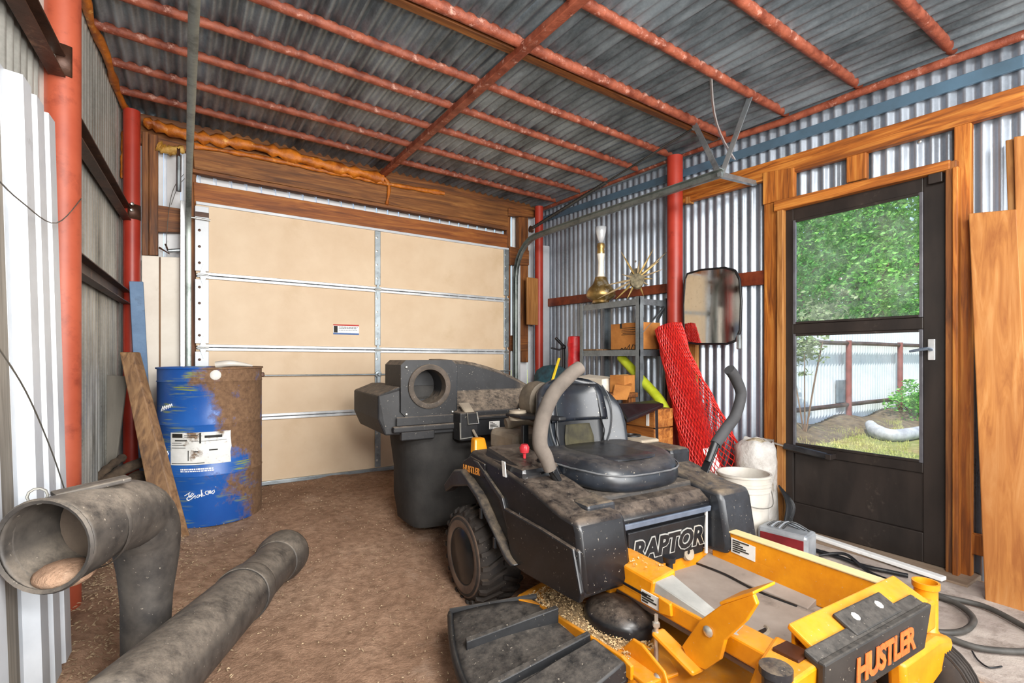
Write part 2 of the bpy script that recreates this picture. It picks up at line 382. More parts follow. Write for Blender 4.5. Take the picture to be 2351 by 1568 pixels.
for (px, py) in [(2112, 325), (1930, 640), (1460, 600)]:
    MB().lathe([(.001, 0), (.009, .001), (.009, .005), (.004, .007)], onX(px, py, 3.318), (-1, 0, 0), 8).build('roofing_screw', m_bolt, wr)
# bright corner strip by the back wall
MB().bb((3.22, 4.30, .0), (3.31, 4.335, 2.2)).build('corner_flashing', m_white, wr, bevel=.002)
# ------------------------------------------------------------------ left wall
wl_ = empty('wall_left', (-.45, 2, 0), 'weathered corrugated wall with rusty steel girts', 'wall', kind='structure')
dl = V((.042, 1, 0)).normalized(); nl = V((1, -.042, 0)).normalized()
s = 0
while s < 7.6:
    Y0 = 4.52-s; mb = MB(); corr(mb, (XL(Y0)-.012, Y0, -.3), -dl, (0, 0, 1), nl, .661, 3.02, phase=2*math.pi*s/.0677, amp=.015)
    mb.build('cladding_sheet', m_galv_l, wl_, smooth=60, fixn=False); s += .66
def lgirt(z, y0, y1):
    mb = MB(); a = V((XL(y0)+.02, y0, z)); b = V((XL(y1)+.02, y1, z))
    mb.bar(a+nl*.005, b+nl*.005, .006, .085); mb.bar(a+nl*.026+V((0, 0, .04)), b+nl*.026+V((0, 0, .04)), .05, .006)
    mb.bar(a+nl*.026-V((0, 0, .04)), b+nl*.026-V((0, 0, .04)), .05, .006)
    mb.build('girt', m_rust, wl_, bevel=.002)
for z, y0, y1 in [(1.97, 2.64, 4.28), (1.40, 2.64, 4.28), (2.095, 1.0, 2.50), (1.40, 1.0, 2.2)]: lgirt(z, y0, y1)
for (px, py, D) in [(118, 128, 1.86), (122, 155, 1.86), (303, 468, 3.38), (302, 482, 3.38)]:
    MB().lathe([(.001, 0), (.011, .001), (.011, .007), (.005, .010)], atD(px, py, D), (.5, -.85, 0), 8).build('bolt', m_bolt, wl_, smooth=40)
# ------------------------------------------------------------------ back wall
YB = 4.40
wb_ = empty('wall_back', (1.5, 4.5, 0), 'white siding and timber framing round the overhead garage door', 'wall', kind='structure')
xs = -.42
while xs < 3.3:
    mb = MB(); mb.bb((xs, 4.498, -.2), (xs+.084, 4.510, 2.80)); mb.bb((xs+.086, 4.522, -.2), (xs+.1055, 4.530, 2.80))
    mb.build('siding_board', m_whitesd, wb_); xs += .1055
def bY(name, p, Y, t, m, parent=None, bevel=.004, **k):
    a = [onY(px, py, Y) for px, py in p]; return MB().hexa(a, [q+V((0, t, 0)) for q in a]).build(name, m, parent or wb_, bevel=bevel, **k)
bY('header_beam', [(442, 320), (446, 386), (1166, 521), (1168, 474)], 4.37, .05, m_hdr)
bY('header_lip', [(442, 386), (442, 395), (1166, 529), (1166, 521)], 4.36, .06, m_dark['x'])
bY('lintel', [(444, 417), (446, 474), (1164, 579), (1166, 539)], 4.39, .05, m_lin)
bY('header_backing', [(300, 255), (300, 325), (1250, 492), (1250, 452)], 4.44, .05, m_dark['x'])
bY('stud', [(326, 300), (326, 586), (342, 586), (342, 302)], 4.42, .06, m_dark['z'])
bY('stud', [(342, 306), (342, 586), (363, 586), (363, 310)], 4.40, .06, m_dark['z'])
bY('blocking', [(358, 470), (358, 532), (421, 533), (421, 480)], 4.41, .06, m_dark['x'])
bY('door_jamb', [(431, 320), (431, 850), (450, 850), (450, 320)], 4.41, .06, m_dark['z'])
bY('door_jamb', [(1163, 476), (1163, 880), (1172, 880), (1172, 478)], 4.41, .06, m_dark['z'])
bY('stud', [(1191, 492), (1191, 830), (1213, 832), (1213, 490)], 4.40, .06, m_dark['z'])
bY('blocking', [(1170, 565), (1170, 608), (1215, 609), (1215, 575)], 4.38, .05, m_dark['x'])
bY('blocking', [(1172, 770), (1172, 806), (1212, 806), (1212, 770)], 4.39, .05, m_dark['x'])
bY('board', [(1165, 478), (1165, 495), (1230, 499), (1230, 486)], 4.37, .05, m_dark['x'])
bY('nailed_board', [(1210, 636), (1211, 745), (1242, 747), (1241, 640)], 4.26, .03, m_pine2)
# pale infill sheets left of the door
for (a, b, t) in [(325, 366, 586), (368, 414, 589), (416, 434, 595)]:
    bY('infill_panel', [(a, t), (a, 1130), (b, 1130), (b, t+2)], 4.37, .015, m_beige)
for a in (366, 414): bY('seam_strip', [(a-1, 590), (a-1, 1130), (a+3, 1130), (a+3, 590)], 4.362, .008, m_bplank)
# spray foam squeezed along the top of the header
rf = random.Random(5)
def foam(name, p, Y, r, m, n=44):
    pts = smoothpath([onY(px, py, Y) for px, py in p], n//(len(p)-1)); 
    return MB().tube(pts, [r*rf.uniform(.55, 1.35) for _ in pts], 7, ry=[r*rf.uniform(.6, 1.5) for _ in pts]).build(name, m, wb_, smooth=70)
foam('spray_foam', [(330, 280), (440, 312), (600, 340), (740, 378), (880, 410)], 4.345, .040, m_foam)
foam('spray_foam', [(446, 335), (600, 362), (760, 396), (900, 424), (1020, 444)], 4.352, .016, m_foam)
foam('spray_foam', [(284, 300), (282, 360), (281, 410)], 4.33, .012, m_foam, 16)
foam('spray_foam', [(875, 402), (893, 425), (888, 470)], 4.35, .013, m_foam, 12)
foam('spray_foam', [(362, 334), (385, 345), (422, 343)], 4.40, .03, m_foamy, 16)
foam('spray_foam', [(395, 345), (400, 356)], 4.395, .02, m_foamy, 4)
# roller bracket and rope cleat left of the door
MB().bar(onY(426, 470, 4.34), onY(424, 540, 4.34), .03, .006, (0, 1, 0)).build('track_bracket', m_alu, wb_)
MB().tube([onY(386, 576, 4.33), onY(418, 574, 4.33)], .014, 10).build('rope_cleat', m_steel, wb_, smooth=50)
MB().tube([onY(365, 568, 4.34), onY(388, 582, 4.34), onY(380, 560, 4.34)], .008, 6).build('cleat_hook', m_rust, wb_, smooth=50)
MB().tube(smoothpath([onY(422, 400, 4.33), onY(400, 430, 4.33), onY(388, 480, 4.33), onY(381, 570, 4.33)]), .002, 5).build('door_cable', m_wire, wb_)
MB().tube(smoothpath([onY(424, 410, 4.33), onY(408, 430, 4.33), onY(393, 470, 4.33)]), .002, 5).build('door_cable', m_wire, wb_)
# ------------------------------------------------------------------ steel posts (things of the building)
def post(x, y, r, z0, z1, m, label, plates=()):
    o = empty('steel_post', (x, y, z0), label, 'post', 'red pipe posts along the walls')
    MB().lathe([(r, z0), (r, z1)], (x, y, 0), n=24).build('pipe', m, o, smooth=60)
    for (z, hw, hz) in plates:
        mb = MB()
        mb.grid(lambda a, b: V((x+(r+.003)*math.sin(-.35+a*1.8*hw), y-(r+.003)*math.cos(-.35+a*1.8*hw), z-hz+2*hz*b)), 8, 1)
        mb.build('weld_plate', m_rust, o, solid=.005, smooth=60)
    return o
post(-.393, 2.57, .058, -.1, 2.66, m_redpost2, 'tall faded red pipe post nearest the camera, behind white metal strips', [(2.125, .55, .058)])
post(-.298, 4.30, .049, -.05, 2.69, m_redpost, 'red pipe post in the far left corner beside the garage door', [(1.99, .9, .05)])
post(3.20, 2.56, .059, -.09, 2.56, m_redpost, 'red pipe post on the right wall behind the metal shelf')
post(3.16, 4.29, .045, -.02, 2.6, m_redpost, 'red pipe post in the far right corner behind a nailed board')
# ------------------------------------------------------------------ garage door
gd = empty('door_1', (1.44, 4.37, 0), 'cream sectional overhead garage door with galvanised ribs', 'garage door', kind='structure')
GX0, GX1, GH = .075, 2.815, .5335
jz = [0.0, .533, 1.072, 1.606, 2.145]
tilt = lambda x: -.018*(x-GX0)/(GX1-GX0)
for k in range(4):
    MB().hexa([V((GX0, 4.36, jz[k]+.012)), V((GX1, 4.36, jz[k]+.012+tilt(GX1))), V((GX1, 4.36, jz[k+1]-.012+tilt(GX1))), V((GX0, 4.36, jz[k+1]-.012))],
              [V((GX0, 4.40, jz[k]+.012)), V((GX1, 4.40, jz[k]+.012+tilt(GX1))), V((GX1, 4.40, jz[k+1]-.012+tilt(GX1))), V((GX0, 4.40, jz[k+1]-.012))]).build('panel', m_cream, gd, bevel=.003)
for k in (1, 2, 3):
    for dz in (-.013, .013):
        MB().bar((GX0+.05, 4.352, jz[k]+dz), (GX1, 4.352, jz[k]+dz+tilt(GX1)), .018, .022).build('strut', m_alu, gd, bevel=.004)
MB().bar((GX0, 4.355, jz[4]-.008), (GX1, 4.355, jz[4]-.008+tilt(GX1)), .02, .022).build('top_rail', m_white, gd, bevel=.003)
MB().bar((GX0, 4.35, .012), (GX1, 4.35, .0), .03, .03).build('bottom_seal', m_steel, gd, bevel=.003)
def hinge(x, z, w):
    h = MB(); h.box((x, 4.338, z), (w, .008, .03)); 
    h.prism([(x-w*.3, 4.343, z+.012), (x+w*.3, 4.343, z+.012), (x, 4.343, z+.085)], (0, -.003, 0))
    h.prism([(x-w*.3, 4.343, z-.012), (x+w*.3, 4.343, z-.012), (x, 4.343, z-.085)], (0, -.003, 0))
    o = h.build('hinge', m_steel, gd, bevel=.001)
    MB().tube([(x-w*.6, 4.332, z), (x+w*.5, 4.332, z)], .007, 8).build('hinge_pin', m_bolt, o, smooth=50)
    return o
for k in range(4):
    for (x, w, m) in [(GX0+.038, .088, m_white), (1.435, .05, m_steel), (GX1-.03, .06, m_steel)]:
        z0 = jz[k]+.03; z1 = jz[k+1]-.03
        MB().bb((x-w/2, 4.345, z0), (x+w/2, 4.36, z1)).build('stile', m, gd, bevel=.003)
        for q in range(4):
            z = z0+(z1-z0)*(q+.5)/4
            MB().lathe([(.001, .005), (.010, .003), (.010, 0)], (x-w*.18, 4.344, z), (0, -1, 0), 8).build('stile_bolt', m_rust if m is m_white else m_bolt, gd, smooth=40)
for k in (1, 2, 3):
    for x, w in ((GX0+.045, .07), (1.435, .055), (GX1-.035, .05)): hinge(x, jz[k]+tilt(x), w)
MB().bb((GX0-.004, 4.338, 2.035), (GX0+.082, 4.346, 2.07)).build('roller_bracket', m_rust, gd)
MB().tube([(GX0-.05, 4.33, 2.02), (GX0+.09, 4.33, 2.015)], .008, 8).build('roller_shaft', m_bolt, gd, smooth=50)
# lock bar with central lock
MB().tube([(GX0+.1, 4.33, .86), (1.435, 4.325, .848), (GX1, 4.33, .86)], .006, 8).build('lock_bar', m_steel, gd, smooth=50)
lk = MB(); lk.lathe([(.03, 0), (.03, .02), (.012, .022), (.012, .04)], (1.435, 4.345, .85), (0, -1, 0), 12); lk.box((1.435, 4.33, .80), (.025, .02, .06)); lk.build('lock', m_steel, gd, smooth=40, bevel=.002)
# maker's label: red head, white field with a line of lettering, blue foot
lo = onY(765, 744, 4.357); hi = onY(824, 769, 4.357)
sg = MB().bb((lo.x, 4.355, hi.z), (hi.x, 4.359, lo.z)).build('warning_label', m_white_paint, gd)
m_lred = mat('label_red', '#b5362c', '#c0453a', 9, .6, 0, 0); m_lblue = mat('label_blue', '#3d5f96', '#4f74ad', 9, .6, 0, 0)
MB().bb((lo.x, 4.3535, lo.z-.012), (hi.x, 4.3555, lo.z)).build('red_band', m_lred, sg)
MB().bb((lo.x, 4.3535, hi.z), (hi.x, 4.3555, hi.z+.014)).build('blue_band', m_lblue, sg)
rp3 = random.Random(17)
for z_, hh_ in ((.018, .005), (.006, .008), (-.008, .005)):
    x_ = lo.x+.045
    while x_ < hi.x-.02:
        w_ = rp3.uniform(.008, .022); MB().bb((x_, 4.3530, (lo.z+hi.z)/2+z_), (x_+w_, 4.3552, (lo.z+hi.z)/2+z_+hh_)).build('print_dash', bpy.data.materials.get('faint_print') or mat('faint_print', '#6f7478', '#8c9094', 9, .7, 0, 0), sg); x_ += w_+.004
MB().bb((lo.x+.004, 4.3525, hi.z+.016), (lo.x+.035, 4.3545, lo.z-.014)).build('pictogram', m_ink, sg)
# garage door tracks: vertical run, curve, horizontal run
def track(x, label, y_end, inner):
    o = empty('door_track', (x, 4.28, 0), label, 'track', 'tracks of the overhead door')
    P = [V((x, 4.30, .02)), V((x, 4.30, 1.0)), V((x, 4.30, 1.82))]
    for a in (15, 30, 45, 60, 75, 90): 
        P.append(V((x, 4.30-.36*(1-math.cos(math.radians(a))), 1.82+.36*math.sin(math.radians(a)))))
    P += [V((x, 3.2, 2.185)), V((x, y_end, 2.175))]
    rings = []
    for k, p in enumerate(P):
        t = (P[min(k+1, len(P)-1)]-P[max(k-1, 0)]).normalized(); n = V((1, 0, 0)).cross(t)
        s_ = inner
        prof = [(-.025, 0), (.025, 0), (.03, .018*s_), (.025, .034*s_), (.021, .034*s_), (.024, .018*s_), (.02, .004*s_), (-.02, .004*s_), (-.024, .018*s_), (-.021, .034*s_), (-.025, .034*s_), (-.03, .018*s_)]
        rings.append([p+n*a+V((b, 0, 0)) for a, b in prof])
    MB().loft(rings).build('rail', m_dsteel, o, smooth=50)
    return o
t1 = track(.012, 'dark galvanised door track rising on the left of the garage door and running overhead', 1.5, 1)
MB().bb((-.02, 4.28, .1), (.008, 4.33, 2.12)).build('back_angle', m_alu, t1, bevel=.002)
MB().tube([(-.03, 4.24, 2.17), (-.028, 4.24, 2.43)], .016, 8).build('pulley_strap', m_steel, t1, smooth=50)
MB().lathe([(.01, -.01), (.035, -.01), (.028, 0), (.035, .01), (.01, .01)], (-.03, 4.24, 2.44), (1, 0, 0), 16).build('pulley', m_rust, t1, smooth=40)
t2 = track(2.885, 'galvanised door track curving along the right wall below the roof', 1.93, -1)
MB().bb((2.89, 4.28, .1), (2.915, 4.33, 1.95)).build('back_angle', m_alu, t2, bevel=.002)
def strap(p, q, w, m, bend=0):
    p = V(p); q = V(q); pts = [p.lerp(q, i/8)+V((0, bend*math.sin(math.pi*i/8), 0)) for i in range(9)]
    mb = MB()
    for a, b in zip(pts, pts[1:]): mb.bar(a, b, w, .006, (1, 0, 0) if abs((b-a).z) > .001 else None)
    return mb.build('hanger_strap', m, t2)
e = V((2.885, 1.96, 2.18))
strap(e, onY(1593, 282, 2.16), .035, m_steel); strap(e+V((0, -.02, 0)), onY(1722, 222, 1.74), .035, m_steel)
strap(onX(1685, 365, 3.2), onY(1632, 165, 1.74), .03, m_alu, .05)
MB().bar((2.87, 1.95, 2.17), (3.27, 1.95, 2.19), .03, .03).build('cross_angle', m_steel, t2)
# extension spring over the right track
sp = empty('extension_spring', onX(1225, 522, 2.95), 'dark extension spring slung under the roof above the right door track', 'spring')
a = onX(1225, 522, 2.95); b = onX(1392, 434, 2.95); c = onX(1590, 296, 2.95)
coil = [a.lerp(b, i/420)+V((.013*math.cos(i*.9), 0, .013*math.sin(i*.9))) for i in range(421)]
MB().tube([a.lerp(c, .0), a.lerp(c, .55)], .015, 8).build('coil', m_spring, sp, smooth=60)
for i in range(34):
    q = a.lerp(c, .01+.54*i/34); MB().lathe([(.0165, -.004), (.019, 0), (.0165, .004)], q, c-a, 8, cap=False).build('winding', m_spring, sp, smooth=70)
MB().tube([a.lerp(c, .55), c], .008, 8).build('rod', m_spring, sp, smooth=60)
MB().lathe([(.012, -.012), (.035, -.012), (.028, 0), (.035, .012), (.012, .012)], a+V((0, .04, -.01)), (1, 0, 0), 14).build('pulley', m_rust, sp, smooth=40)
MB().tube([c, c+V((0, -.05, .03))], .018, 8).build('end_hook', m_steel, sp, smooth=50)
# ------------------------------------------------------------------ screen door in the right wall
sd = empty('door_2', (3.28, 1.36, -.1), 'brown black half glazed screen door in an orange timber frame', 'screen door', kind='structure')
YA, YZ = .918, 1.784; ZB, ZT = -.085, 1.962; XD = 3.272
def dbox(name, y0, y1, z0, z1, x0=XD, x1=XD+.035, m=None, par=None, bevel=.004):
    return MB().bb((x0, y0, z0), (x1, y1, z1)).build(name, m or m_doorblk, par or sd, bevel=bevel)
dbox('stile', YA, 1.018, ZB, ZT); dbox('stile', 1.692, YZ, ZB, ZT)
dbox('top_rail', 1.018, 1.692, 1.876, ZT); dbox('middle_rail', 1.018, 1.692, 1.148, 1.212); dbox('lock_rail', 1.018, 1.692, .385, .44)
dbox('bottom_rail', 1.018, 1.692, ZB, .07)
dbox('kick_panel', 1.018, 1.692, .07, .385, XD+.012, XD+.025)
for (z0, z1) in ((1.212, 1.876), (.44, 1.148)):
    for y in (1.018, 1.692-.016): dbox('glazing_bead', y, y+.016, z0, z1, XD-.006, XD+.01, mat('grey_glazing_bead', '#4c4c52', '#6a6a70', 6, .4, .2, .03), bevel=.002)
    for z in (z0, z1-.014): dbox('glazing_bead', 1.034, 1.676, z, z+.014, XD-.006, XD+.01, m_doorblk, bevel=.002)
def glass_mat():
    t = Nt('dusty_glass'); n = t.noise(t.map(), 9, 10, .75)
    tr = t.n.new('ShaderNodeBsdfTransparent'); gl = t.n.new('ShaderNodeBsdfGlossy'); gl.inputs['Roughness'].default_value = .08
    df = t.n.new('ShaderNodeBsdfDiffuse'); df.inputs['Color'].default_value = (.8, .85, .9, 1)
    m1 = t.n.new('ShaderNodeMixShader'); m2 = t.n.new('ShaderNodeMixShader'); m1.inputs[0].default_value = .04
    t.l(tr.outputs[0], m1.inputs[1]); t.l(gl.outputs[0], m1.inputs[2])
    t.l(t.ramp(n, [(.4, .015), (.75, .10)]), m2.inputs[0]); t.l(m1.outputs[0], m2.inputs[1]); t.l(df.outputs[0], m2.inputs[2])
    t.l(m2.outputs[0], t.n['Material Output'].inputs['Surface']); return t.m
m_glass = glass_mat()
dbox('pane', 1.022, 1.688, 1.208, 1.88, XD+.015, XD+.019, m_glass, bevel=0)
dbox('pane', 1.022, 1.688, .436, 1.152, XD+.015, XD+.019, m_glass, bevel=0)
ha = MB().bb((XD-.012, .965, .985), (XD, .995, 1.095)).build('latch_plate', m_alu, sd, bevel=.003)
MB().tube([(XD-.01, .98, 1.04), (XD-.05, .985, 1.045), (XD-.055, 1.06, 1.03)], [.009, .009, .006], 8).build('lever', mat('blue_grey_lever', '#6a7788', '#8796a8', 5, .3, .6, 0), ha, smooth=50)
cl = MB().tube([(XD-.05, 1.72, .43), (XD-.05, 1.47, .405)], .021, 12).build('closer', mat('black_closer', '#1d1d1f', '#3a3a3c', 9, .35, .2, .05), sd, smooth=50)
MB().tube([(XD-.05, 1.72, .43), (XD-.04, 1.83, .442)], .007, 8).build('closer_rod', m_bolt, cl, smooth=50)
MB().bb((XD-.07, 1.44, .39), (XD, 1.47, .42)).build('closer_bracket', m_doorblk, cl, bevel=.002)
MB().bb((3.225, 1.80, .42), (3.24, 1.86, .46)).build('jamb_bracket', m_bolt, cl)
MB().bb((XD-.03, .93, 1.90), (XD+.02, .99, 1.99)).build('corner_cap', m_doorblk, sd, bevel=.004)
# threshold
MB().bb((3.12, .80, -.13), (3.36, 1.93, -.088)).build('trim_1', mat('worn_timber_sill', '#6f5b49', '#93806d', 7, .85, 0, .5, stretch=(1, .15, 1)), None, bevel=.004, kind='structure', label='worn timber threshold under the screen door', cat='threshold')
# ------------------------------------------------------------------ zero turn mower (local: u across, v towards its nose, z above ground)
MO = V((1.52, 2.0, -.115)); EU = V((.99875, -.05, 0)); EV = V((-.05, -.99875, 0))
MM = Matrix(((EU.x, EV.x, 0, MO.x), (EU.y, EV.y, 0, MO.y), (0, 0, 1, MO.z), (0, 0, 0, 1)))
def mw(u, v, z): return MO+EU*u+EV*v+V((0, 0, z))
def dusty(name, c1, c2, dust, rough=.4, amt=.9, lo=.45, scale=6, bump=.08, spec=None):
    t = Nt(name); v = t.map(); n = t.noise(v, 11, 8, .65); c = t.ramp(n, [(.35, L(c1)), (.7, L(c2))])
    g = t.n.new('ShaderNodeNewGeometry'); sx = t.n.new('ShaderNodeSeparateXYZ'); t.l(g.outputs['Normal'], sx.inputs[0])
    d_ = t.noise(v, scale*3, 12, .8)
    k = t.math('MULTIPLY', t.ramp(sx.outputs[2], [(lo, 0.0), (min(lo+.4, 1), 1.0)]), t.ramp(d_, [(.36, 0.0), (.62, amt)]))
    k2 = t.ramp(t.noise(t.map((1, 1, 1), (2, 3, 4)), scale*7, 12, .8), [(.6, 0.0), (.74, .4)])
    k = t.math('MAXIMUM', k, k2); c = t.mix(k, c, L(dust))
    sp_ = t.ramp(t.noise(t.map((1, 1, 1), (9, 4, 1)), 95, 3, .6), [(.685, 0.0), (.72, .55)]); c = t.mix(sp_, c, L('#b3a898'))
    r = t.math('ADD', rough, t.math('MULTIPLY', k, .45)); t.bump(n, bump, .004); return t.fin(c, r, 0.0, spec)
m_body = dusty('mower_black_plastic', '#0f0f11', '#1b1b1e', '#75675a', .3, .7)
m_body2 = dusty('mower_grey_plastic', '#1c1d20', '#303338', '#83735f', .35, .7)
m_hood = dusty('bagger_black_plastic', '#161618', '#262628', '#8f7f6e', .55, .95, .3, 7)
m_yel = dusty('mower_yellow_paint', '#c87a08', '#dd9012', '#b58a4e', .35, .55, .6, 5, .03)
m_vinyl = dusty('seat_vinyl', '#16191e', '#262b33', '#6e655c', .34, .4, .5, 4, .05, .6)
m_vinyl2 = dusty('seat_insert_vinyl', '#0e1116', '#1a1f28', '#5c564f', .32, .3, .5, 5, .05, .6)
m_pipe = mat('seat_piping', '#46484b', '#6c6d6f', 9, .5, 0, 0)
m_grip = mat('dusty_foam_grip', '#4c453f', '#6a6159', 6, .9, 0, .1, c3='#4a443f', thr=(.6, .75))
m_grip2 = mat('black_foam_grip', '#2a2a2c', '#3c3c3e', 6, .8, 0, .1, c3='#6e665e', thr=(.62, .8))
m_tire = dusty('tire_rubber', '#211d1b', '#3c342e', '#7c6753', .8, .5, .9, 4, .25)
m_tireside = mat('dusty_tire_wall', '#4e4038', '#76604f', 7, .85, 0, .2)
m_rim = mat('grey_black_rim', '#0f1214', '#22272a', 6, .25, .3, .05, c3='#6a655c', thr=(.72, .8), s3=14)
m_pan = mat('dusty_foot_pan', '#7d7168', '#998d83', 4, .85, 0, .1, c3='#5d544d', thr=(.6, .75), s3=5)
m_tan = mat('tan_engine_cover', '#7c7062', '#a59885', 5, .8, 0, .15)
m_bag = mat('black_mesh_bag', '#1e1d1c', '#343230', 5, .8, 0, .3, c3='#6a625a', thr=(.6, .78), s3=3)
m_rub = dusty('chute_rubber', '#161618', '#262729', '#6f675e', .5, .6, .6, 8, .1)
m_silver = mat('worn_silver_brace', '#9a9a96', '#bdbcb6', 5, .5, .3, .05, c3='#c7a468', thr=(.62, .75))
m_orange = mat('orange_decal', '#b2501c', '#cf6a2a', 30, .7, 0, 0, c3='#5a4a3c', thr=(.58, .66), s3=40)
m_redk = mat('red_knob', '#c0202c', '#d83a44', 9, .3, 0, 0)
m_dec = mat('grey_white_decal', '#c9c7c2', '#e2e0db', 9, .6, 0, 0)
m_amber = mat('amber_reflector', '#d8860c', '#efa322', 6, .3, 0, 0)
mower = empty('riding_mower', MO, 'black and yellow zero turn riding mower with rear grass bagger', 'mower')
def part(name, m, par=None, **k):
    return lambda mb: mb.build(name, m, par or mower, **k)
def mbm(): return MB(MM)
def mbox(name, a, b, m, par=None, bevel=.006, **k): return mbm().bb(a, b).build(name, m, par or mower, bevel=bevel, **k)
def plateU(name, poly, u0, u1, m, par=None, bevel=.004, **k):   # polygon in (v, z)
    return mbm().prism([(u0, v, z) for v, z in poly], (u1-u0, 0, 0)).build(name, m, par or mower, bevel=bevel, **k)
def bolt(u, v, z, ax, r=.012, par=None, m=None):
    return mbm().lathe([(.001, .009), (r*.6, .008), (r, .003), (r, 0)], (u, v, z), ax, 10).build('bolt', m or m_bolt, par or mower, smooth=40)
# rear wheels
def rear_wheel(u0, u1, lugs):
    R = .205; w = u1-u0; s = 1
    ti = mbm().lathe([(.112, .02), (.125, 0), (.165, -.004), (.19, .012), (.203, .035), (.206, w/2), (.203, w-.035), (.19, w-.012), (.165, w+.004), (.125, w), (.112, w-.02)], (u0, 0, .212), (1, 0, 0), 40, cap=False).build('tire', m_tire, mower, smooth=50)
    mbm().lathe([(.126, 0), (.15, -.006), (.178, .002), (.178, .012), (.126, .012)], (u0, 0, .212), (1, 0, 0), 40, cap=False, loop=True).build('sidewall', m_tireside, ti, smooth=50)
    rm = mbm().lathe([(.118, .0), (.124, .004), (.118, .014), (.108, .05), (.104, .10), (.04, .112), (.001, .112)], (u0, 0, .212), (1, 0, 0), 32).build('rim', m_rim, mower, smooth=50)
    mbm().lathe([(.03, 0), (.032, .03), (.02, .045), (.001, .05)], (u0+.112, 0, .212), (-1, 0, 0), 16).build('hub', m_body, rm, smooth=40)
    for a in range(5):
        t = 2*math.pi*a/5; mbm().lathe([(.001, .016), (.009, .014), (.009, 0)], (u0+.11, .055*math.cos(t), .212+.055*math.sin(t)), (-1, 0, 0), 6).build('wheel_nut', m_bolt, rm)
    if not lugs: return
    NL = 22
    for k in range(NL):
        for side in (0, 1):
            a0 = 2*math.pi*(k+.5*side)/NL
            def P(s_, da, r): return V((u0+s_, r*math.cos(a0+da), .212+r*math.sin(a0+da)))
            wd = .085
            if side == 0: st = [(.004, 0, .188), (.03, .02, .2), (w*.53, .20, .2)]
            else: st = [(w-.004, 0, .188), (w-.03, .02, .2), (w*.47, .20, .2)]
            mb = mbm()
            for (s0, d0, r0), (s1, d1, r1) in zip(st, st[1:]):
                mb.hexa([P(s0, d0, r0), P(s0, d0+wd, r0), P(s0, d0+wd, r0+.016), P(s0, d0, r0+.016)], [P(s1, d1, r1), P(s1, d1+wd, r1), P(s1, d1+wd, r1+.018), P(s1, d1, r1+.018)])
            mb.build('tread_lug', m_tire, ti)
rear_wheel(-.465, -.25, True); rear_wheel(.34, .555, False)
mbox('rear_axle', (-.26, -.04, .17), (.35, .04, .25), m_body)
# frame
mbox('main_frame', (-.22, -.35, .27), (.31, .72, .33), m_yel)
# side bodies
pod = [(-.20, .50), (-.03, .655), (.02, .695), (.30, .67), (.52, .635), (.70, .59), (.785, .583), (.80, .55), (.83, .38), (.82, .345), (.50, .318), (.42, .32), (.30, .395), (.17, .50), (.06, .545), (-.08, .54)]
pl = plateU('side_panel', pod, -.425, -.215, m_body, bevel=.018, smooth=35)
plateU('side_panel', pod, .285, .47, m_body2, bevel=.018, smooth=35)
plateU('fender_flare', [(-.225, .485), (-.10, .585), (-.02, .60), (.14, .53), (.31, .40), (.40, .345), (.455, .33), (.43, .315), (.385, .325), (.27, .41), (.13, .505), (.05, .54), (-.12, .50), (-.20, .455)], -.462, -.41, m_body2, bevel=.008, smooth=35)
for (v, z) in ((.19, .455), (.31, .37)):
    mbox('flare_slot', (-.466, v-.012, z-.022), (-.455, v+.004, z+.022), m_blk, bevel=.002)
plateU('lower_skirt', [(.34, .515), (.60, .51), (.79, .50), (.832, .37), (.822, .338), (.50, .312), (.43, .314), (.385, .37)], -.440, -.42, m_body, pl, bevel=.006)
mbm().hexa([(-.436, .79, .345), (-.255, .79, .355), (-.255, .826, .355), (-.436, .826, .345)], [(-.432, .785, .50), (-.225, .785, .50), (-.225, .806, .50), (-.432, .806, .50)]).build('front_skirt', m_body, pl, bevel=.012, smooth=35)
plateU('side_ridge', [(.05, .655), (.10, .655), (.32, .55), (.40, .40), (.385, .395), (.30, .535), (.09, .64)], -.436, -.42, m_body2, bevel=.004)
plateU('rear_band', [(-.13, .555), (.16, .595), (.16, .655), (.02, .665), (-.05, .635)], -.432, -.42, m_body, bevel=.004)
# console tops
mbox('console', (-.415, .12, .62), (-.24, .44, .685), m_body, bevel=.02)
co = mbm().hexa([(-.41, .10, .66), (-.22, .10, .66), (-.22, .46, .62), (-.41, .46, .62)], [(-.40, .12, .725), (-.23, .12, .725), (-.235, .43, .69), (-.40, .42, .685)]).build('console_cover', m_body, mower, bevel=.015)
mbm().lathe([(.006, 0), (.007, .02), (.018, .024), (.021, .045), (.014, .058), (.001, .06)], (-.335, .33, .70), (0, 0, 1), 14).build('choke_knob', m_redk, mower, smooth=50)
mbm().lathe([(.02, 0), (.02, .012), (.001, .014)], (-.29, .39, .692), (0, 0, 1), 12).build('key_switch', m_blk, mower, smooth=40)
plateU('white_tag', [(.315, .635), (.34, .635), (.33, .695), (.305, .695)], -.429, -.425, m_dec, bevel=0)
# lever slot
mbox('lever_well', (-.33, .50, .56), (-.20, .73, .606), m_body2, bevel=.012)
mbox('far_console', (.33, .10, .60), (.465, .50, .70), m_body2, bevel=.02)
fc = mbox('far_console_lid', (.335, .05, .695), (.455, .32, .715), m_tan, bevel=.012)
mbm().lathe([(.045, 0), (.045, .008), (.03, .009), (.028, .004), (.001, .004)], (.395, .19, .714), (0, 0, 1), 18).build('cup_holder', m_blk, fc, smooth=40)
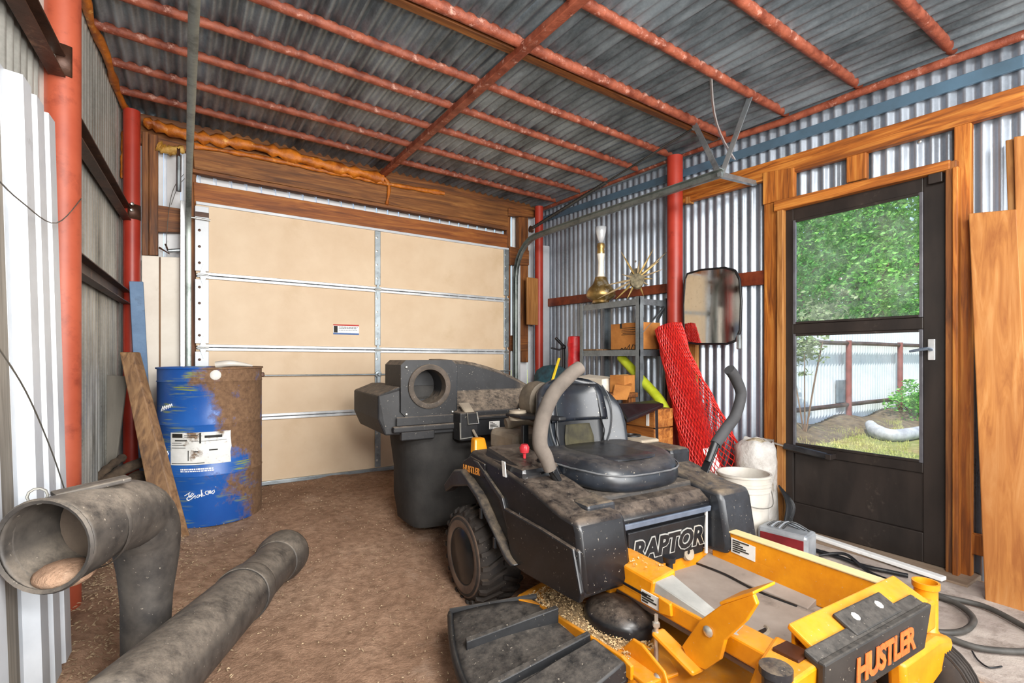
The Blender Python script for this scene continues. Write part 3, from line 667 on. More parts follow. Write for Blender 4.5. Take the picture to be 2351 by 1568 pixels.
# front cowl
cw = plateU('front_cowl', [(.30, .54), (.60, .585), (.70, .578), (.745, .545), (.752, .52), (.735, .505), (.73, .48), (.715, .30), (.30, .30)], -.216, .286, m_body, bevel=.012, smooth=30)
mbm().hexa([(-.21, .738, .50), (.28, .738, .50), (.28, .752, .50), (-.21, .752, .50)], [(-.21, .742, .522), (.28, .742, .522), (.28, .756, .522), (-.21, .756, .522)]).build('cowl_gloss', mat('blue_grey_gloss', '#4c5564', '#6a7382', 6, .35, .1, 0), cw, bevel=.003)  # blue-grey strip paints gloss onto the cowl's upper edge
fp = mbm().hexa([(-.14, .722, .335), (.25, .722, .335), (.25, .735, .335), (-.14, .735, .335)], [(-.155, .730, .485), (.262, .730, .485), (.262, .744, .485), (-.155, .744, .485)]).build('name_panel', m_blk, cw, bevel=.004)
def mtext(body, size, u, v, z, m, par, off=0, shear=0, space=1, lean=0, name='lettering', up=None, tilt=0):
    t = text_mb(body, size, off, shear, .0012, space)
    x_ = (EU+V((0, 0, tilt))).normalized(); y_ = V((0, 0, 1))+EV*lean
    return place_text(t, mw(u, v, z), x_, y_ if up is None else up).build(name, m, par, fixn=False)
mtext('RAPTOR', .098, .055, .7425, .408, m_silver, fp, .0085, .1, 1.0, .07)
mtext('RAPTOR', .098, .055, .7445, .408, m_blk, fp, .0038, .1, 1.0, .07)
mbox('side_strip', (.262, .735, .33), (.272, .745, .50), m_dec, cw, bevel=.002)
mbm().lathe([(.028, 0), (.026, .012), (.012, .012), (.001, .004)], (.17, .728, .345), (0, 1, .3), 16).build('pedal_boot', m_tan, cw, smooth=40)
# seat platform
mbm().hexa([(-.195, .0, .575), (.335, .0, .575), (.335, .655, .555), (-.195, .655, .555)], [(-.19, .0, .615), (.33, .0, .615), (.33, .645, .598), (-.19, .645, .598)]).build('seat_platform', dusty('seat_platform_plastic', '#211f1e', '#35312e', '#786c5f', .6, .6, .4), mower, bevel=.008)
for u in (-.185, .335):
    h = plateU('hinge_bracket', [(.56, .55), (.66, .535), (.675, .56), (.665, .59), (.58, .60)], u-.008, u+.012, m_body2, bevel=.003)
    bolt(u-.009 if u < 0 else u+.0, .635, .565, (-1, 0, 0) if u < 0 else (0, 1, 0), .014, h)
# seat
SU = .045
def sup(a, ex): return math.copysign(abs(math.cos(a))**(2/ex), math.cos(a)), math.copysign(abs(math.sin(a))**(2/ex), math.sin(a))
rings = []
for k, (s_, z) in enumerate([(.8, .598), (.98, .606), (1.03, .635), (1.02, .672), (.95, .70), (.76, .712), (.45, .705), (.15, .70)]):
    r_ = []
    for i in range(28):
        a = 2*math.pi*i/28; cx, cy = sup(a, 3.4); uu = cx*.268*s_; vv = cy*.29*s_
        r_.append(V((SU+uu*(1-.10*(vv/.275 > .5)*abs(vv/.275)), .375+vv, z+(.02*(abs(cx*s_))**2 if k > 3 else 0)-.03*max(0, vv/.275-.5))))
    rings.append(r_)
cu = mbm().loft(rings).build('seat_cushion', m_vinyl, mower, sub=1)
def ringpipe(k, dz, par, r=.0035):
    pts = [p+V((0, 0, dz)) for p in rings[k]]; return mbm().tube(pts, r, 6, loop=True).build('piping', m_pipe, par, smooth=60)
ringpipe(3, .008, cu)
mbm().loft([[V((SU+.165*s_*sup(2*math.pi*i/24, 3)[0], .40+.20*s_*sup(2*math.pi*i/24, 3)[1], z)) for i in range(24)] for s_, z in [(1, .704), (.98, .7105), (.6, .7115), (.1, .710)]]).build('cushion_insert', m_vinyl2, cu, smooth=60)
def back_w(z): 
    T = [(.60, .25), (.68, .265), (.75, .27), (.82, .262), (.89, .242), (.95, .21), (.99, .165), (1.012, .10), (1.02, .02)]
    for (a, b), (c, d_) in zip(T, T[1:]):
        if a <= z <= c: return b+(d_-b)*(z-a)/(c-a)
    return .02
def back_v(z): return .155-.17*(z-.60)-.25*max(0, z-.85)**1.5
def back_front(x, z, off=0.0):   # front surface of the backrest, x = offset from its middle
    w = max(back_w(z), .03); q = min(1, abs(x)/w)
    return V((SU+x, back_v(z)+.055*(1-q**4)**.5*(1 if z < .95 else (1.03-z)/.08)+.11*q*q+off, z))
rings_b = []
for z in (.60, .66, .72, .78, .84, .90, .95, .985, 1.008, 1.018):
    w = back_w(z); r_ = []
    for i in range(26):
        a = 2*math.pi*i/26; cx, cy = sup(a, 2.6); q = abs(cx); th = .055 if z < .95 else .055*(1.035-z)/.085
        r_.append(V((SU+cx*w, back_v(z)+cy*th*(1 if cy > 0 else .75)+.11*q*q*(1 if z < .95 else .6), z)))
    rings_b.append(r_)
bk = mbm().loft(rings_b).build('backrest', m_vinyl, mower, sub=1)
def patch(name, fx, z0, z1, m, off, nu=10, nv=10, par=None):
    mb = mbm(); mb.grid(lambda a, b: back_front(fx(z0+(z1-z0)*b)[0]+(fx(z0+(z1-z0)*b)[1]-fx(z0+(z1-z0)*b)[0])*a, z0+(z1-z0)*b, off), nu, nv)
    return mb.build(name, m, par or bk, smooth=True, solid=.004)
patch('upper_insert', lambda z: (-.165*(1-((z-.80)/.26)**2*.35), .165*(1-((z-.80)/.26)**2*.35)), .815, .985, m_vinyl2, .006)
patch('lower_insert', lambda z: (-.14, .14), .66, .825, m_blk, .004)
patch('lumbar_shade_panel', lambda z: (-.085+.25*max(0, z-.74), .085-.25*max(0, z-.74)), .66, .80, mat('olive_gap_shade', '#211e12', '#3e3922', 12, .8, 0, .2), .011, par=bk)  # dark olive panel paints the shaded see-through gap in the backrest
for sx in (-1, 1):
    pts = [back_front(sx*x, z, .010) for x, z in [(.15, .98), (.175, .92), (.185, .84), (.175, .77), (.15, .71), (.12, .67)]]
    mbm().tube(smoothpath(pts, 5), .0035, 6).build('piping', m_pipe, bk, smooth=60)
    pts = [back_front(sx*x, z, .012) for x, z in [(.118, .97), (.125, .90), (.13, .82), (.14, .76), (.12, .70)]]
    mbm().tube(smoothpath(pts, 5), .0025, 6).build('stitching', m_blk, bk, smooth=60)
# dusty arm pad beside the backrest
ar = mbm().prism([(-.25, .02, .835), (-.25, .16, .835), (-.16, .33, .84), (-.12, .33, .84), (-.15, .02, .835)], (0, 0, .018)).build('armrest', m_blk, mower, bevel=.006)
mbm().lathe([(.04, 0), (.045, .02), (.04, .045), (.001, .05)], (-.205, .06, .82), (0, 0, 1), 16).build('armrest_pad', m_tan, ar, smooth=50)
mbm().bar((-.19, .10, .80), (-.19, .10, .62), .03, .02).build('armrest_post', m_blk, ar, bevel=.003)
mbm().loft([[V((-.085+.085*s_*math.cos(a), .05, .90+.10*s_*math.sin(a)))+V((0, dv, 0)) for a in [2*math.pi*i/20 for i in range(20)]] for s_, dv in [(.6, -.05), (.95, -.045), (1.0, -.01), (.95, .05), (.7, .06)]]).build('back_shell', mat('dusty_brown_shell', '#4c443a', '#7a6d5c', 7, .7, 0, .2), mower, smooth=60)
# lap bars
def lap(side, pts, pivot, m):
    sp_ = smoothpath(pts, 6); o = mbm().tube(sp_, lerpl([.024, .029, .029, .029, .029, .027], len(sp_)) if side < 0 else .0245, 14).build('lap_bar', m, mower, smooth=60)
    p0 = V(pts[0]); mbm().bar(p0, V(pivot), .012, .04, (0, 1, 0)).build('lever_arm', m_blk, o, bevel=.003)
    mbm().tube([p0+V((0, 0, .01)), p0.lerp(V(pivot), .45)], .017, 10).build('socket', m_blk, o, smooth=50)
    bolt(*(V(pivot)+V((-.012, .01, 0))), (-.5, .8, 0), .012, o)
    return o
lap(-1, [(-.325, .50, .685), (-.345, .50, .735), (-.372, .50, .79), (-.36, .50, .88), (-.31, .50, .975), (-.23, .50, 1.045), (-.18, .50, 1.075)], (-.225, .47, .575), m_grip)
lap(1, [(.50, .605, .725), (.56, .61, .785), (.625, .615, .845), (.655, .62, .92), (.655, .62, .965), (.61, .62, 1.03), (.575, .62, 1.06)], (.40, .60, .56), m_grip2)
mbm().bar((-.215, .50, .60), (-.205, .62, .545), .04, .008).build('park_link', m_tan, mower, bevel=.002)
mbm().bar((-.205, .62, .55), (-.19, .70, .535), .012, .012).build('park_link', m_tan, mower)
# foot pan and rails
pan = mbox('foot_pan', (-.19, .70, .27), (.315, 1.345, .285), m_pan, bevel=.003)
mbm().tube([(.0+.055*math.cos(a)-.02, 1.14+.03*math.sin(a), .286) for a in [i*math.pi/8 for i in range(9)]], .006, 6).build('pan_slot_lip', m_tan, pan, smooth=50)
mbox('pan_slot', (-.065, 1.145, .2845), (.025, 1.165, .287), m_blk, pan, bevel=.001)
mbm().tube(smoothpath([(.235, .72, .289), (.24, .85, .291), (.225, .98, .289), (.24, 1.12, .288)], 5), .004, 6).build('mat_crack', m_blk, pan, smooth=50)
mbm().hexa([(.235, .72, .284), (.31, .72, .284), (.31, 1.15, .284), (.25, 1.15, .284)], [(.235, .72, .292), (.31, .72, .32), (.31, 1.15, .31), (.25, 1.15, .29)]).build('mat_flap', m_pan, pan, bevel=.002)
fr = mbm().hexa([(.30, .74, .285), (.33, .74, .285), (.33, 1.35, .285), (.30, 1.35, .285)], [(.305, .74, .43), (.345, .74, .43), (.345, 1.34, .43), (.305, 1.34, .43)]).build('side_rail', m_yel, mower, bevel=.006)
mbox('rail_lip', (.30, .74, .428), (.347, 1.335, .436), mat('worn_pale_yellow_edge', '#c9b48a', '#e0c890', 9, .6, 0, .1), fr, bevel=.003)
mbm().bar((.302, .75, .345), (.306, 1.33, .352), .003, .012).build('rail_crease', m_yel, fr)
mbm().hexa([(.2985, .83, .36), (.3005, .83, .36), (.3005, .93, .355), (.2985, .93, .355)], [(.2995, .83, .415), (.3015, .83, .415), (.3015, .93, .41), (.2995, .93, .41)]).build('decal', m_dec, fr)
for k in range(6):
    mbox('decal_print', (.2970, .838, .366+.008*k), (.3000, .838+.03+.05*((k*7) % 4)/4, .370+.008*k), m_ink, fr, bevel=0)
nr = mbox('side_rail', (-.25, .63, .325), (-.165, 1.36, .38), m_yel, bevel=.006)
nc = mbm().hexa([(-.252, .625, .345), (-.14, .625, .345), (-.14, .945, .345), (-.252, .945, .345)], [(-.25, .625, .43), (-.135, .625, .43), (-.145, .95, .43), (-.25, .955, .415)]).build('rail_cover', m_yel, mower, bevel=.008)
mbox('cover_groove', (-.2545, .63, .358), (-.2505, .93, .366), m_blk, nc, bevel=.001)
mbm().hexa([(-.235, .70, .4305), (-.185, .70, .4305), (-.185, .775, .4305), (-.235, .775, .4305)], [(-.235, .70, .4325), (-.185, .70, .4325), (-.185, .775, .4325), (-.235, .775, .4325)]).build('decal', m_dec, nc)
for k in range(4): mbox('decal_print', (-.229+.011*k, .705, .4325), (-.223+.011*k, .74+.008*((k*5) % 4), .4338), m_ink, nc, bevel=0)
mbm().hexa([(-.25, .625, .43), (-.17, .625, .43), (-.19, .70, .43), (-.24, .69, .43)], [(-.215, .625, .452), (-.19, .625, .45), (-.205, .65, .436), (-.22, .65, .436)]).build('dust_heap', m_straw, nc)
mbm().lathe([(.012, 0), (.012, .03), (.02, .032), (.022, .05), (.001, .055)], (-.12, .90, .40), (0, 0, 1), 10).build('height_pin', m_blk, nc, smooth=40)
mbm().hexa([(-.245, .95, .37), (-.165, .95, .37), (-.165, 1.24, .375), (-.245, 1.24, .375)], [(-.24, .95, .412), (-.16, .95, .418), (-.20, 1.15, .392), (-.235, 1.24, .38)]).build('brace', m_silver, mower, bevel=.004)
wd = mbox('rail_decal', (-.2535, .905, .335), (-.2505, .985, .375), m_dec, nr, bevel=0)
for k in range(4): mbox('decal_print', (-.2555, .91, .341+.008*k), (-.2530, .935+.035*((k*3) % 4)/3, .345+.008*k), m_ink, nr, bevel=0)
plateU('rail_gusset', [(.985, .335), (1.035, .345), (1.03, .38), (.985, .385)], -.262, -.25, m_yel, bevel=.003)
# front yoke: cross plate, bumper cover, caster tubes
ck = mbm().hexa([(-.18, 1.335, .43), (.375, 1.335, .43), (.375, 1.415, .385), (-.18, 1.415, .385)], [(-.18, 1.34, .445), (.375, 1.34, .445), (.38, 1.43, .40), (-.18, 1.43, .40)]).build('front_plate', m_yel, mower, bevel=.004)
mbox('front_tube', (-.25, 1.34, .30), (.44, 1.425, .385), m_yel, bevel=.008)
mbox('pan_front_wall', (-.16, 1.335, .27), (.33, 1.345, .43), m_yel, bevel=.002)
mbox('yoke_cavity', (-.24, 1.335, .385), (-.18, 1.40, .40), mat('dark_brown_cavity', '#2e1608', '#4a2410', 9, .5, 0, 0), bevel=.002)
cv = mbm()
cv.hexa([(-.03, 1.365, .436), (.215, 1.365, .436), (.215, 1.42, .404), (-.03, 1.42, .404)], [(-.03, 1.37, .445), (.215, 1.37, .445), (.215, 1.43, .414), (-.03, 1.43, .414)])
cv.hexa([(-.22, 1.398, .405), (.335, 1.398, .405), (.335, 1.44, .385), (-.22, 1.44, .385)], [(-.22, 1.40, .422), (.335, 1.40, .422), (.335, 1.45, .402), (-.22, 1.45, .402)])
cv.hexa([(-.22, 1.43, .29), (.305, 1.43, .29), (.305, 1.446, .29), (-.22, 1.446, .29)], [(-.22, 1.43, .41), (.34, 1.43, .41), (.34, 1.45, .41), (-.22, 1.45, .41)])
bc = cv.build('bumper_cover', dusty('bumper_black_paint', '#1f1e1d', '#302e2c', '#6d6760', .55, .4, .5, 14), mower, bevel=.005)
mtext('HUSTLER', .082, .066, 1.4525, .348, m_orange, bc, .0032, .10, .9, -.03)
for u in (.03, .155): mbm().lathe([(.012, 0), (.012, .003), (.001, .004)], (u, 1.395, .4305), (0, .45, .89), 8).build('paint_chip', m_dec, bc)
ct = mbm().lathe([(.030, .26), (.034, .262), (.034, .276), (.030, .28), (.030, .405), (.035, .408), (.035, .425), (.029, .425), (.027, .40)], (.46, 1.391, 0), (0, 0, 1), 20).build('caster_tube', m_yel, mower, smooth=50)
mbm().lathe([(.026, .40), (.001, .402)], (.46, 1.391, 0), (0, 0, 1), 16).build('tube_bore', m_blk, ct, smooth=40)
mbm().lathe([(.030, .26), (.030, .405), (.036, .408), (.036, .425), (.001, .43)], (-.315, 1.391, -.02), (0, 0, 1), 20).build('caster_tube', m_body2, mower, smooth=50)
def caster(u, v, fork=True):
    t_ = mbm().lathe([(.05, -.045), (.10, -.05), (.125, -.035), (.13, 0), (.125, .035), (.10, .05), (.05, .045)], (u, v, .13), (1, 0, 0), 28).build('caster_tire', m_tire, mower, smooth=50)
    for s_ in (-.03, -.015, 0, .015, .03): mbm().lathe([(.1265, -.003), (.132, -.002), (.132, .002), (.1265, .003)], (u+s_, v, .13), (1, 0, 0), 28, cap=False).build('tread_rib', m_tire, t_, smooth=50)
    if not fork: return t_
    f = mbm(); f.bar((u-.07, v, .13), (u-.07, v+.01, .27), .012, .05, (0, 1, 0)); f.bar((u+.07, v, .13), (u+.07, v+.01, .27), .012, .05, (0, 1, 0)); f.box((u, v+.01, .262), (.155, .06, .014)); f.build('caster_fork', m_yel, mower, bevel=.004)
    bolt(u-.076, v, .13, (-1, 0, 0), .015); return t_
caster(.455, 1.385, False); caster(-.315, 1.44)
mbm().prism([(.492, 1.405, .27), (.49, 1.405, .245), (.455, 1.405, .20), (.30, 1.405, .155), (.18, 1.405, .15), (.17, 1.405, .29), (.40, 1.405, .295)], (0, .045, 0)).build('caster_arm', m_yel, mower, bevel=.014, smooth=40)
bolt(.235, 1.45, .20, (0, 1, 0), .02)
mbm().hexa([(-.31, 1.30, .27), (-.17, 1.30, .29), (-.17, 1.42, .29), (-.31, 1.42, .27)], [(-.31, 1.34, .385), (-.17, 1.30, .395), (-.17, 1.43, .40), (-.31, 1.43, .39)]).build('corner_gusset', m_yel, mower, bevel=.008)
# deck lift pedal and links, yellow plates beside the near rail
pd = plateU('lift_pedal', [(1.10, .30), (1.16, .40), (1.225, .468), (1.29, .515), (1.318, .535), (1.328, .515), (1.30, .462), (1.24, .385), (1.225, .327), (1.178, .275), (1.128, .266)], -.292, -.278, m_yel, bevel=.003)
mbm().hexa([(-.292, 1.225, .468), (-.20, 1.225, .475), (-.20, 1.32, .54), (-.292, 1.32, .535)], [(-.292, 1.222, .476), (-.20, 1.222, .483), (-.20, 1.318, .548), (-.292, 1.318, .543)]).build('pedal_tread', m_yel, pd, bevel=.003)
bolt(-.293, 1.19, .385, (-1, 0, 0), .015, pd)
la = mbm().bar((-.30, 1.015, .305), (-.30, 1.165, .262), .016, .05, (1, 0, 0)).build('lift_arm', m_yel, mower, bevel=.008)
bolt(-.309, 1.02, .303, (-1, 0, 0), .013, la)
mbm().tube([(-.31, 1.022, .34), (-.31, 1.022, .17)], .007, 8).build('lift_rod', m_bolt, la, smooth=50)
mbm().lathe([(.011, 0), (.011, .012), (.006, .014), (.006, .035)], (-.31, 1.022, .325), (0, 0, 1), 6).build('lift_nut', m_bolt, la)
# cutting deck
dk = mbm().prism([(-.43, .42, .11), (-.40, .62, .11), (-.40, 1.02, .11), (-.25, 1.22, .11), (.35, 1.22, .11), (.55, 1.0, .11), (.55, .5, .11), (.35, .33, .11), (-.25, .36, .11)], (0, 0, .09)).build('deck_shell', m_yel, mower, bevel=.012)
mbm().prism([(-.45, .46, .195), (-.30, .40, .195), (-.22, .44, .195), (-.24, .60, .195), (-.36, .62, .195)], (0, 0, .012)).build('deck_bracket', m_yel, dk, bevel=.003)
plateU('deck_edge', [(.55, .195), (1.02, .195), (1.02, .235), (.98, .245), (.55, .21)], -.408, -.395, m_yel, dk, bevel=.003)
mbm().prism([(-.40, .90, .20), (-.26, .90, .20), (-.25, 1.02, .20), (-.28, 1.08, .20), (-.40, 1.07, .20)], (0, 0, .012)).build('deck_mount', m_yel, dk, bevel=.004)
plateU('hanger_plate', [(.90, .20), (.96, .27), (1.00, .27), (1.085, .235), (1.10, .20), (1.09, .17), (1.00, .165)], -.345, -.335, m_yel, dk, bevel=.005)
bolt(-.346, 1.06, .205, (-1, 0, 0), .014, dk)
bx = mbm().loft([[V((-.235+.11*s_*math.cos(a), .78+.13*s_*math.sin(a), z)) for a in [2*math.pi*i/18 for i in range(18)]] for s_, z in [(1.0, .20), (1.0, .235), (.92, .255), (.7, .272), (.3, .285)]]).build('belt_cover', m_body, mower, smooth=60)
cf = mbm(); rr = random.Random(11)
for k in range(5200):
    t = rr.random(); 
    if rr.random() < .72: u = -.40+.17*rr.random()**1.2; v = .46+.50*rr.random(); z = .207+.018*max(0, 1-abs(u+.33)/.1)*rr.random()
    elif rr.random() < .45: u = rr.uniform(-.24, -.15); v = rr.uniform(.68, .93); z = .4335; 
    else: u = rr.uniform(-.14, .29); v = 1.325-abs(rr.gauss(0, .03)); z = .288+.01*rr.random()
    if z > .43 and rr.random() < .93: continue
    a = rr.uniform(0, 6.28); l = rr.uniform(.0025, .006); w = l*rr.uniform(.3, .7)
    c_, s_ = math.cos(a), math.sin(a); q = rr.uniform(-.002, .003)
    cf.add([(u+c_*l, v+s_*l, z+q), (u-s_*w, v+c_*w, z), (u-c_*l, v-s_*l, z-q), (u+s_*w, v-c_*w, z+.002)], [(0, 1, 2), (0, 2, 3)])
for k in range(1500):
    u = rr.uniform(-.15, .29); v = 1.330-abs(rr.gauss(0, .022)); z = .288+.016*rr.random()*(1-(1.33-v)/.07); a = rr.uniform(0, 6.28); l = rr.uniform(.002, .005); w = l*.5; c_, s_ = math.cos(a), math.sin(a)
    cf.add([(u+c_*l, v+s_*l, z+.001), (u-s_*w, v+c_*w, z), (u-c_*l, v-s_*l, z), (u+s_*w, v-c_*w, z+.002)], [(0, 1, 2), (0, 2, 3)])
cf.build('grass_debris', mat('seed_debris', '#8a6b46', '#d9bd90', 60, .9, 0, 0), mower, kind='stuff', fixn=False)
mbm().loft([[V((-.325+.085*s_*math.cos(a)*(1.0), .70+.26*s_*math.sin(a), z)) for a in [2*math.pi*i/20 for i in range(20)]] for s_, z in [(1, .201), (.85, .208), (.5, .214), (.1, .217)]]).build('debris_heap', mat('packed_debris', '#7c6244', '#c2a67c', 45, .95, 0, .8), mower, smooth=60, kind='stuff')
# discharge chute: fan of rubber with raised ribs
def ch_pt(a, b, h=0):  # a 0 hinge .. 1 outer, b 0 rear .. 1 front
    inner = V((-.385, .50+.50*b, .205-.02*b)); outer = V((-.655-.13*math.sin(b*2.2), .31+.70*b, .135-.02*b))
    p = inner.lerp(outer, a); return p+V((0, 0, h))
chute = mbm(); chute.grid(lambda a, b: ch_pt(a, b, .012*math.sin(a*3.1)), 14, 14)
cho = chute.build('discharge_chute', m_rub, mower, smooth=True, solid=.01)
mbm().tube([ch_pt(1, i/14, -.004) for i in range(15)], .012, 8, ry=.02).build('chute_rim', m_rub, cho, smooth=60)
mbm().tube([ch_pt(i/10, 0, .006) for i in range(11)], .010, 8, ry=.016).build('chute_rim', m_rub, cho, smooth=60)
mbm().tube([ch_pt(.86, i/14, .004) for i in range(15)], .008, 6, ry=.006).build('chute_ridge', m_rub, cho, smooth=60)
for b0, b1 in ((.32, .42), (.66, .86)):
    mb = mbm(); st = []
    for i in range(9):
        a = .06+.84*i/8; b = b1+(b0-b1)*0+ (b0-b1)*0; bb_ = b0+(b1-b0)*(1-a)*0+ (b1-b0)*0
        p = ch_pt(a, b0, .0); q = ch_pt(a, b0+.035, .0); hh = .05*(1-.5*a); st.append([p, q, q+V((0, 0, hh+.01)), p+V((0, 0, hh+.012))])
    mb.loft(st); mb.build('chute_rib', m_rub, cho, bevel=.003)
mb = mbm(); mb.loft([[ch_pt(.02+.02*k, .74, .0), ch_pt(.02+.02*k, 1.0, 0), ch_pt(.02+.02*k, 1.0, h), ch_pt(.02+.02*k, .74, h)] for k, h in ((0, .01), (1, .04), (3, .062), (8, .058), (20, .05), (34, .035), (44, .012))])
mb.build('chute_hump', m_rub, cho, smooth=50, bevel=.012)
# engine deck behind the seat
mbox('engine_cover', (-.17, -.30, .62), (.30, -.02, .74), m_tan, bevel=.03)
mbm().tube(smoothpath([(-.12, -.20, .765), (-.02, -.18, .78), (.06, -.16, .765)], 4), .03, 10).build('air_hose', m_tan, mower, smooth=60)
mbox('engine_block', (-.14, -.45, .33), (.27, -.10, .62), m_body, bevel=.02)
mbm().hexa([(-.30, -.26, .62), (-.22, -.26, .62), (-.22, -.20, .62), (-.30, -.20, .62)], [(-.29, -.27, .70), (-.23, -.27, .70), (-.23, -.22, .70), (-.29, -.22, .70)]).build('amber_block', m_amber, mower, bevel=.01)
# bagger
hd = mbm().loft([[V((u, -.62, .70)), V((u, -.62, .79)), V((u, -.64, .812)), V((u, -.77, min(.905, t-.03))), V((u, -.785, t-.02)), V((u, -.81, t)), V((u, -1.0, t+.005)), V((u, -1.18, t-.06)), V((u, -1.22, .70))] for u, t in [(-.24, 1.098), (-.16, 1.098), (-.08, 1.092), (.0, 1.078), (.08, 1.058), (.16, 1.034), (.24, 1.004), (.32, .968), (.40, .926), (.47, .88), (.52, .83)]]).build('bagger_hood', m_hood, mower, smooth=35, bevel=.006)
mbm().prism([(-.63, -.64, .685), (-.665, -.66, .775), (-.665, -.66, .905), (-.56, -.62, .95), (-.50, -.61, .95), (-.50, -.61, .685)], (0, -.56, 0)).build('hood_wing', m_hood, hd, bevel=.008)
for (a, b) in [((-.60, -.62, .70), (-.215, -.585, .735)), ((-.58, -.605, .735), (-.215, -.595, .785))]:
    mbox('hood_lip', a, b, m_hood, hd, bevel=.008)
for (a, b) in [((-.555, -.625, .655), (-.36, -.59, .705)), ((-.36, -.62, .68), (-.22, -.60, .705))]: mbox('hood_skirt', a, b, m_hood, hd, bevel=.006)
ib = mbm(); cu_, cz_, cr = -.39, .95, .098
sq = []; ci = []
NB = 32
for i in range(NB):
    a = 2*math.pi*(i+.5)/NB; c_, s_ = math.cos(a), math.sin(a); k = min(.165/abs(c_) if abs(c_) > 1e-6 else 9, .165/abs(s_) if abs(s_) > 1e-6 else 9)
    qz = cz_+s_*k*(.9 if s_ > 0 else 1.02); qu = cu_+c_*k
    sq.append(V((qu, -.60, qz))); ci.append(V((cu_+c_*cr, -.60, cz_+s_*cr)))
ib.loft([[p+V((0, -.30, 0)) for p in sq], sq, ci, [V((p.x, -.78, p.z)) for p in ci]], cap=False)
ib.add([V((p.x, -.78, p.z)) for p in ci], [tuple(range(NB))]); ib.build('inlet_box', m_hood, hd, smooth=30)
mbm().lathe([(.125, -.002), (.125, .012), (.112, .018), (.096, .012), (.096, -.05)], (cu_, -.60, cz_), (0, 1, 0), 36, cap=False).build('inlet_ring', dusty('dusty_ring', '#3a342e', '#5c5046', '#94806a', .8, .6, .2), hd, smooth=50)
mbox('inlet_floor', (-.50, -.90, .86), (-.28, -.77, .95), m_bag, hd, bevel=.02)
mbox('hood_edge_strip', (-.232, -.66, .80), (-.205, -.625, 1.07), m_body2, hd, bevel=.004)
# latch block and rear cross plate with tag
cp = mbox('bagger_frame_plate', (-.22, -.56, .655), (.34, -.54, .755), m_blk, mower, bevel=.004)
mbox('frame_ledge', (-.22, -.60, .752), (.34, -.53, .768), m_hood, cp, bevel=.003)
mbm().bb((-.04, -.541, .69), (.03, -.538, .735)).build('rating_label', m_dec, cp)
for k in range(5): mbox('label_print', (-.035, -.5385, .694+.008*k), (-.015+.035*((k*3) % 4)/3, -.5365, .698+.008*k), m_ink, cp, bevel=0)
lb = mbox('latch_block', (-.245, -.60, .64), (-.13, -.50, .80), m_hood, mower, bevel=.008)
mbm().hexa([(-.20, -.56, .80), (-.14, -.56, .80), (-.14, -.50, .78), (-.20, -.50, .78)], [(-.215, -.60, .85), (-.16, -.60, .85), (-.15, -.58, .85), (-.20, -.58, .85)]).build('latch_flap', m_tan, lb, bevel=.004)
mbm().tube([(-.205, -.49, .80), (-.20, -.488, .735), (-.135, -.488, .738), (-.14, -.50, .80)], .004, 6).build('wire_bail', m_bolt, lb, smooth=50)
mbm().tube([(-.245, -.50, .745), (-.245, -.495, .655), (-.17, -.495, .66)], .005, 6).build('wire_bail', m_bolt, lb, smooth=50)
mbm().tube(smoothpath([(-.17, -.49, .70), (-.165, -.44, .66), (-.15, -.38, .62)], 4), .008, 8).build('release_cord', m_tan, lb, smooth=50)
for (u, z) in ((-.525, .80), (-.525, 1.06), (-.25, .80), (.20, .79)): bolt(u, -.598, z, (0, 1, 0), .008, hd)
mbm().sphere((.22, -.58, .82), .03, 10, 7).build('clamp_knob', m_blk, mower, smooth=60)
gb = mbm(); br = []
for k, z in enumerate((.70, .62, .45, .28, .17, .13)):
    t = k/5; r_ = []
    for i in range(24):
        a = 2*math.pi*i/24; cx, cy = sup(a, 4); wob = 1+.02*math.sin(5*a+3*k)
        r_.append(V((-.175+cx*(.335-.05*t)*wob, -.86+cy*(.24-.03*t)*wob, z)))
    br.append(r_)
bgo = gb.loft(br).build('grass_bag', m_bag, mower, smooth=50)
mbm().tube([br[k][15]+V((0, .004, 0)) for k in range(6)], .005, 6).build('bag_seam', m_blk, bgo, smooth=50)
mbm().tube([br[k][19]+V((0, .004, 0)) for k in range(6)], .005, 6).build('bag_seam', m_blk, bgo, smooth=50)
mtl = text_mb('HUSTLER', .042, .0008, .15, .001)
place_text(mtl, mw(-.4345, .03, .605), EV+V((0, 0, .06)), V((0, 0, 1))).build('lettering', mat('orange_side_decal', '#c97a2a', '#e09a48', 30, .6, 0, 0), pl, fixn=False)
for (v0, z0, v1, z1) in [(.50, .40, .56, .36), (.62, .47, .68, .455), (.45, .47, .44, .52), (.72, .42, .73, .40)]:
    mbm().tube([(-.4265, v0, z0), (-.4265, v1, z1)], .0007, 4).build('scratch', m_pipe, pl)
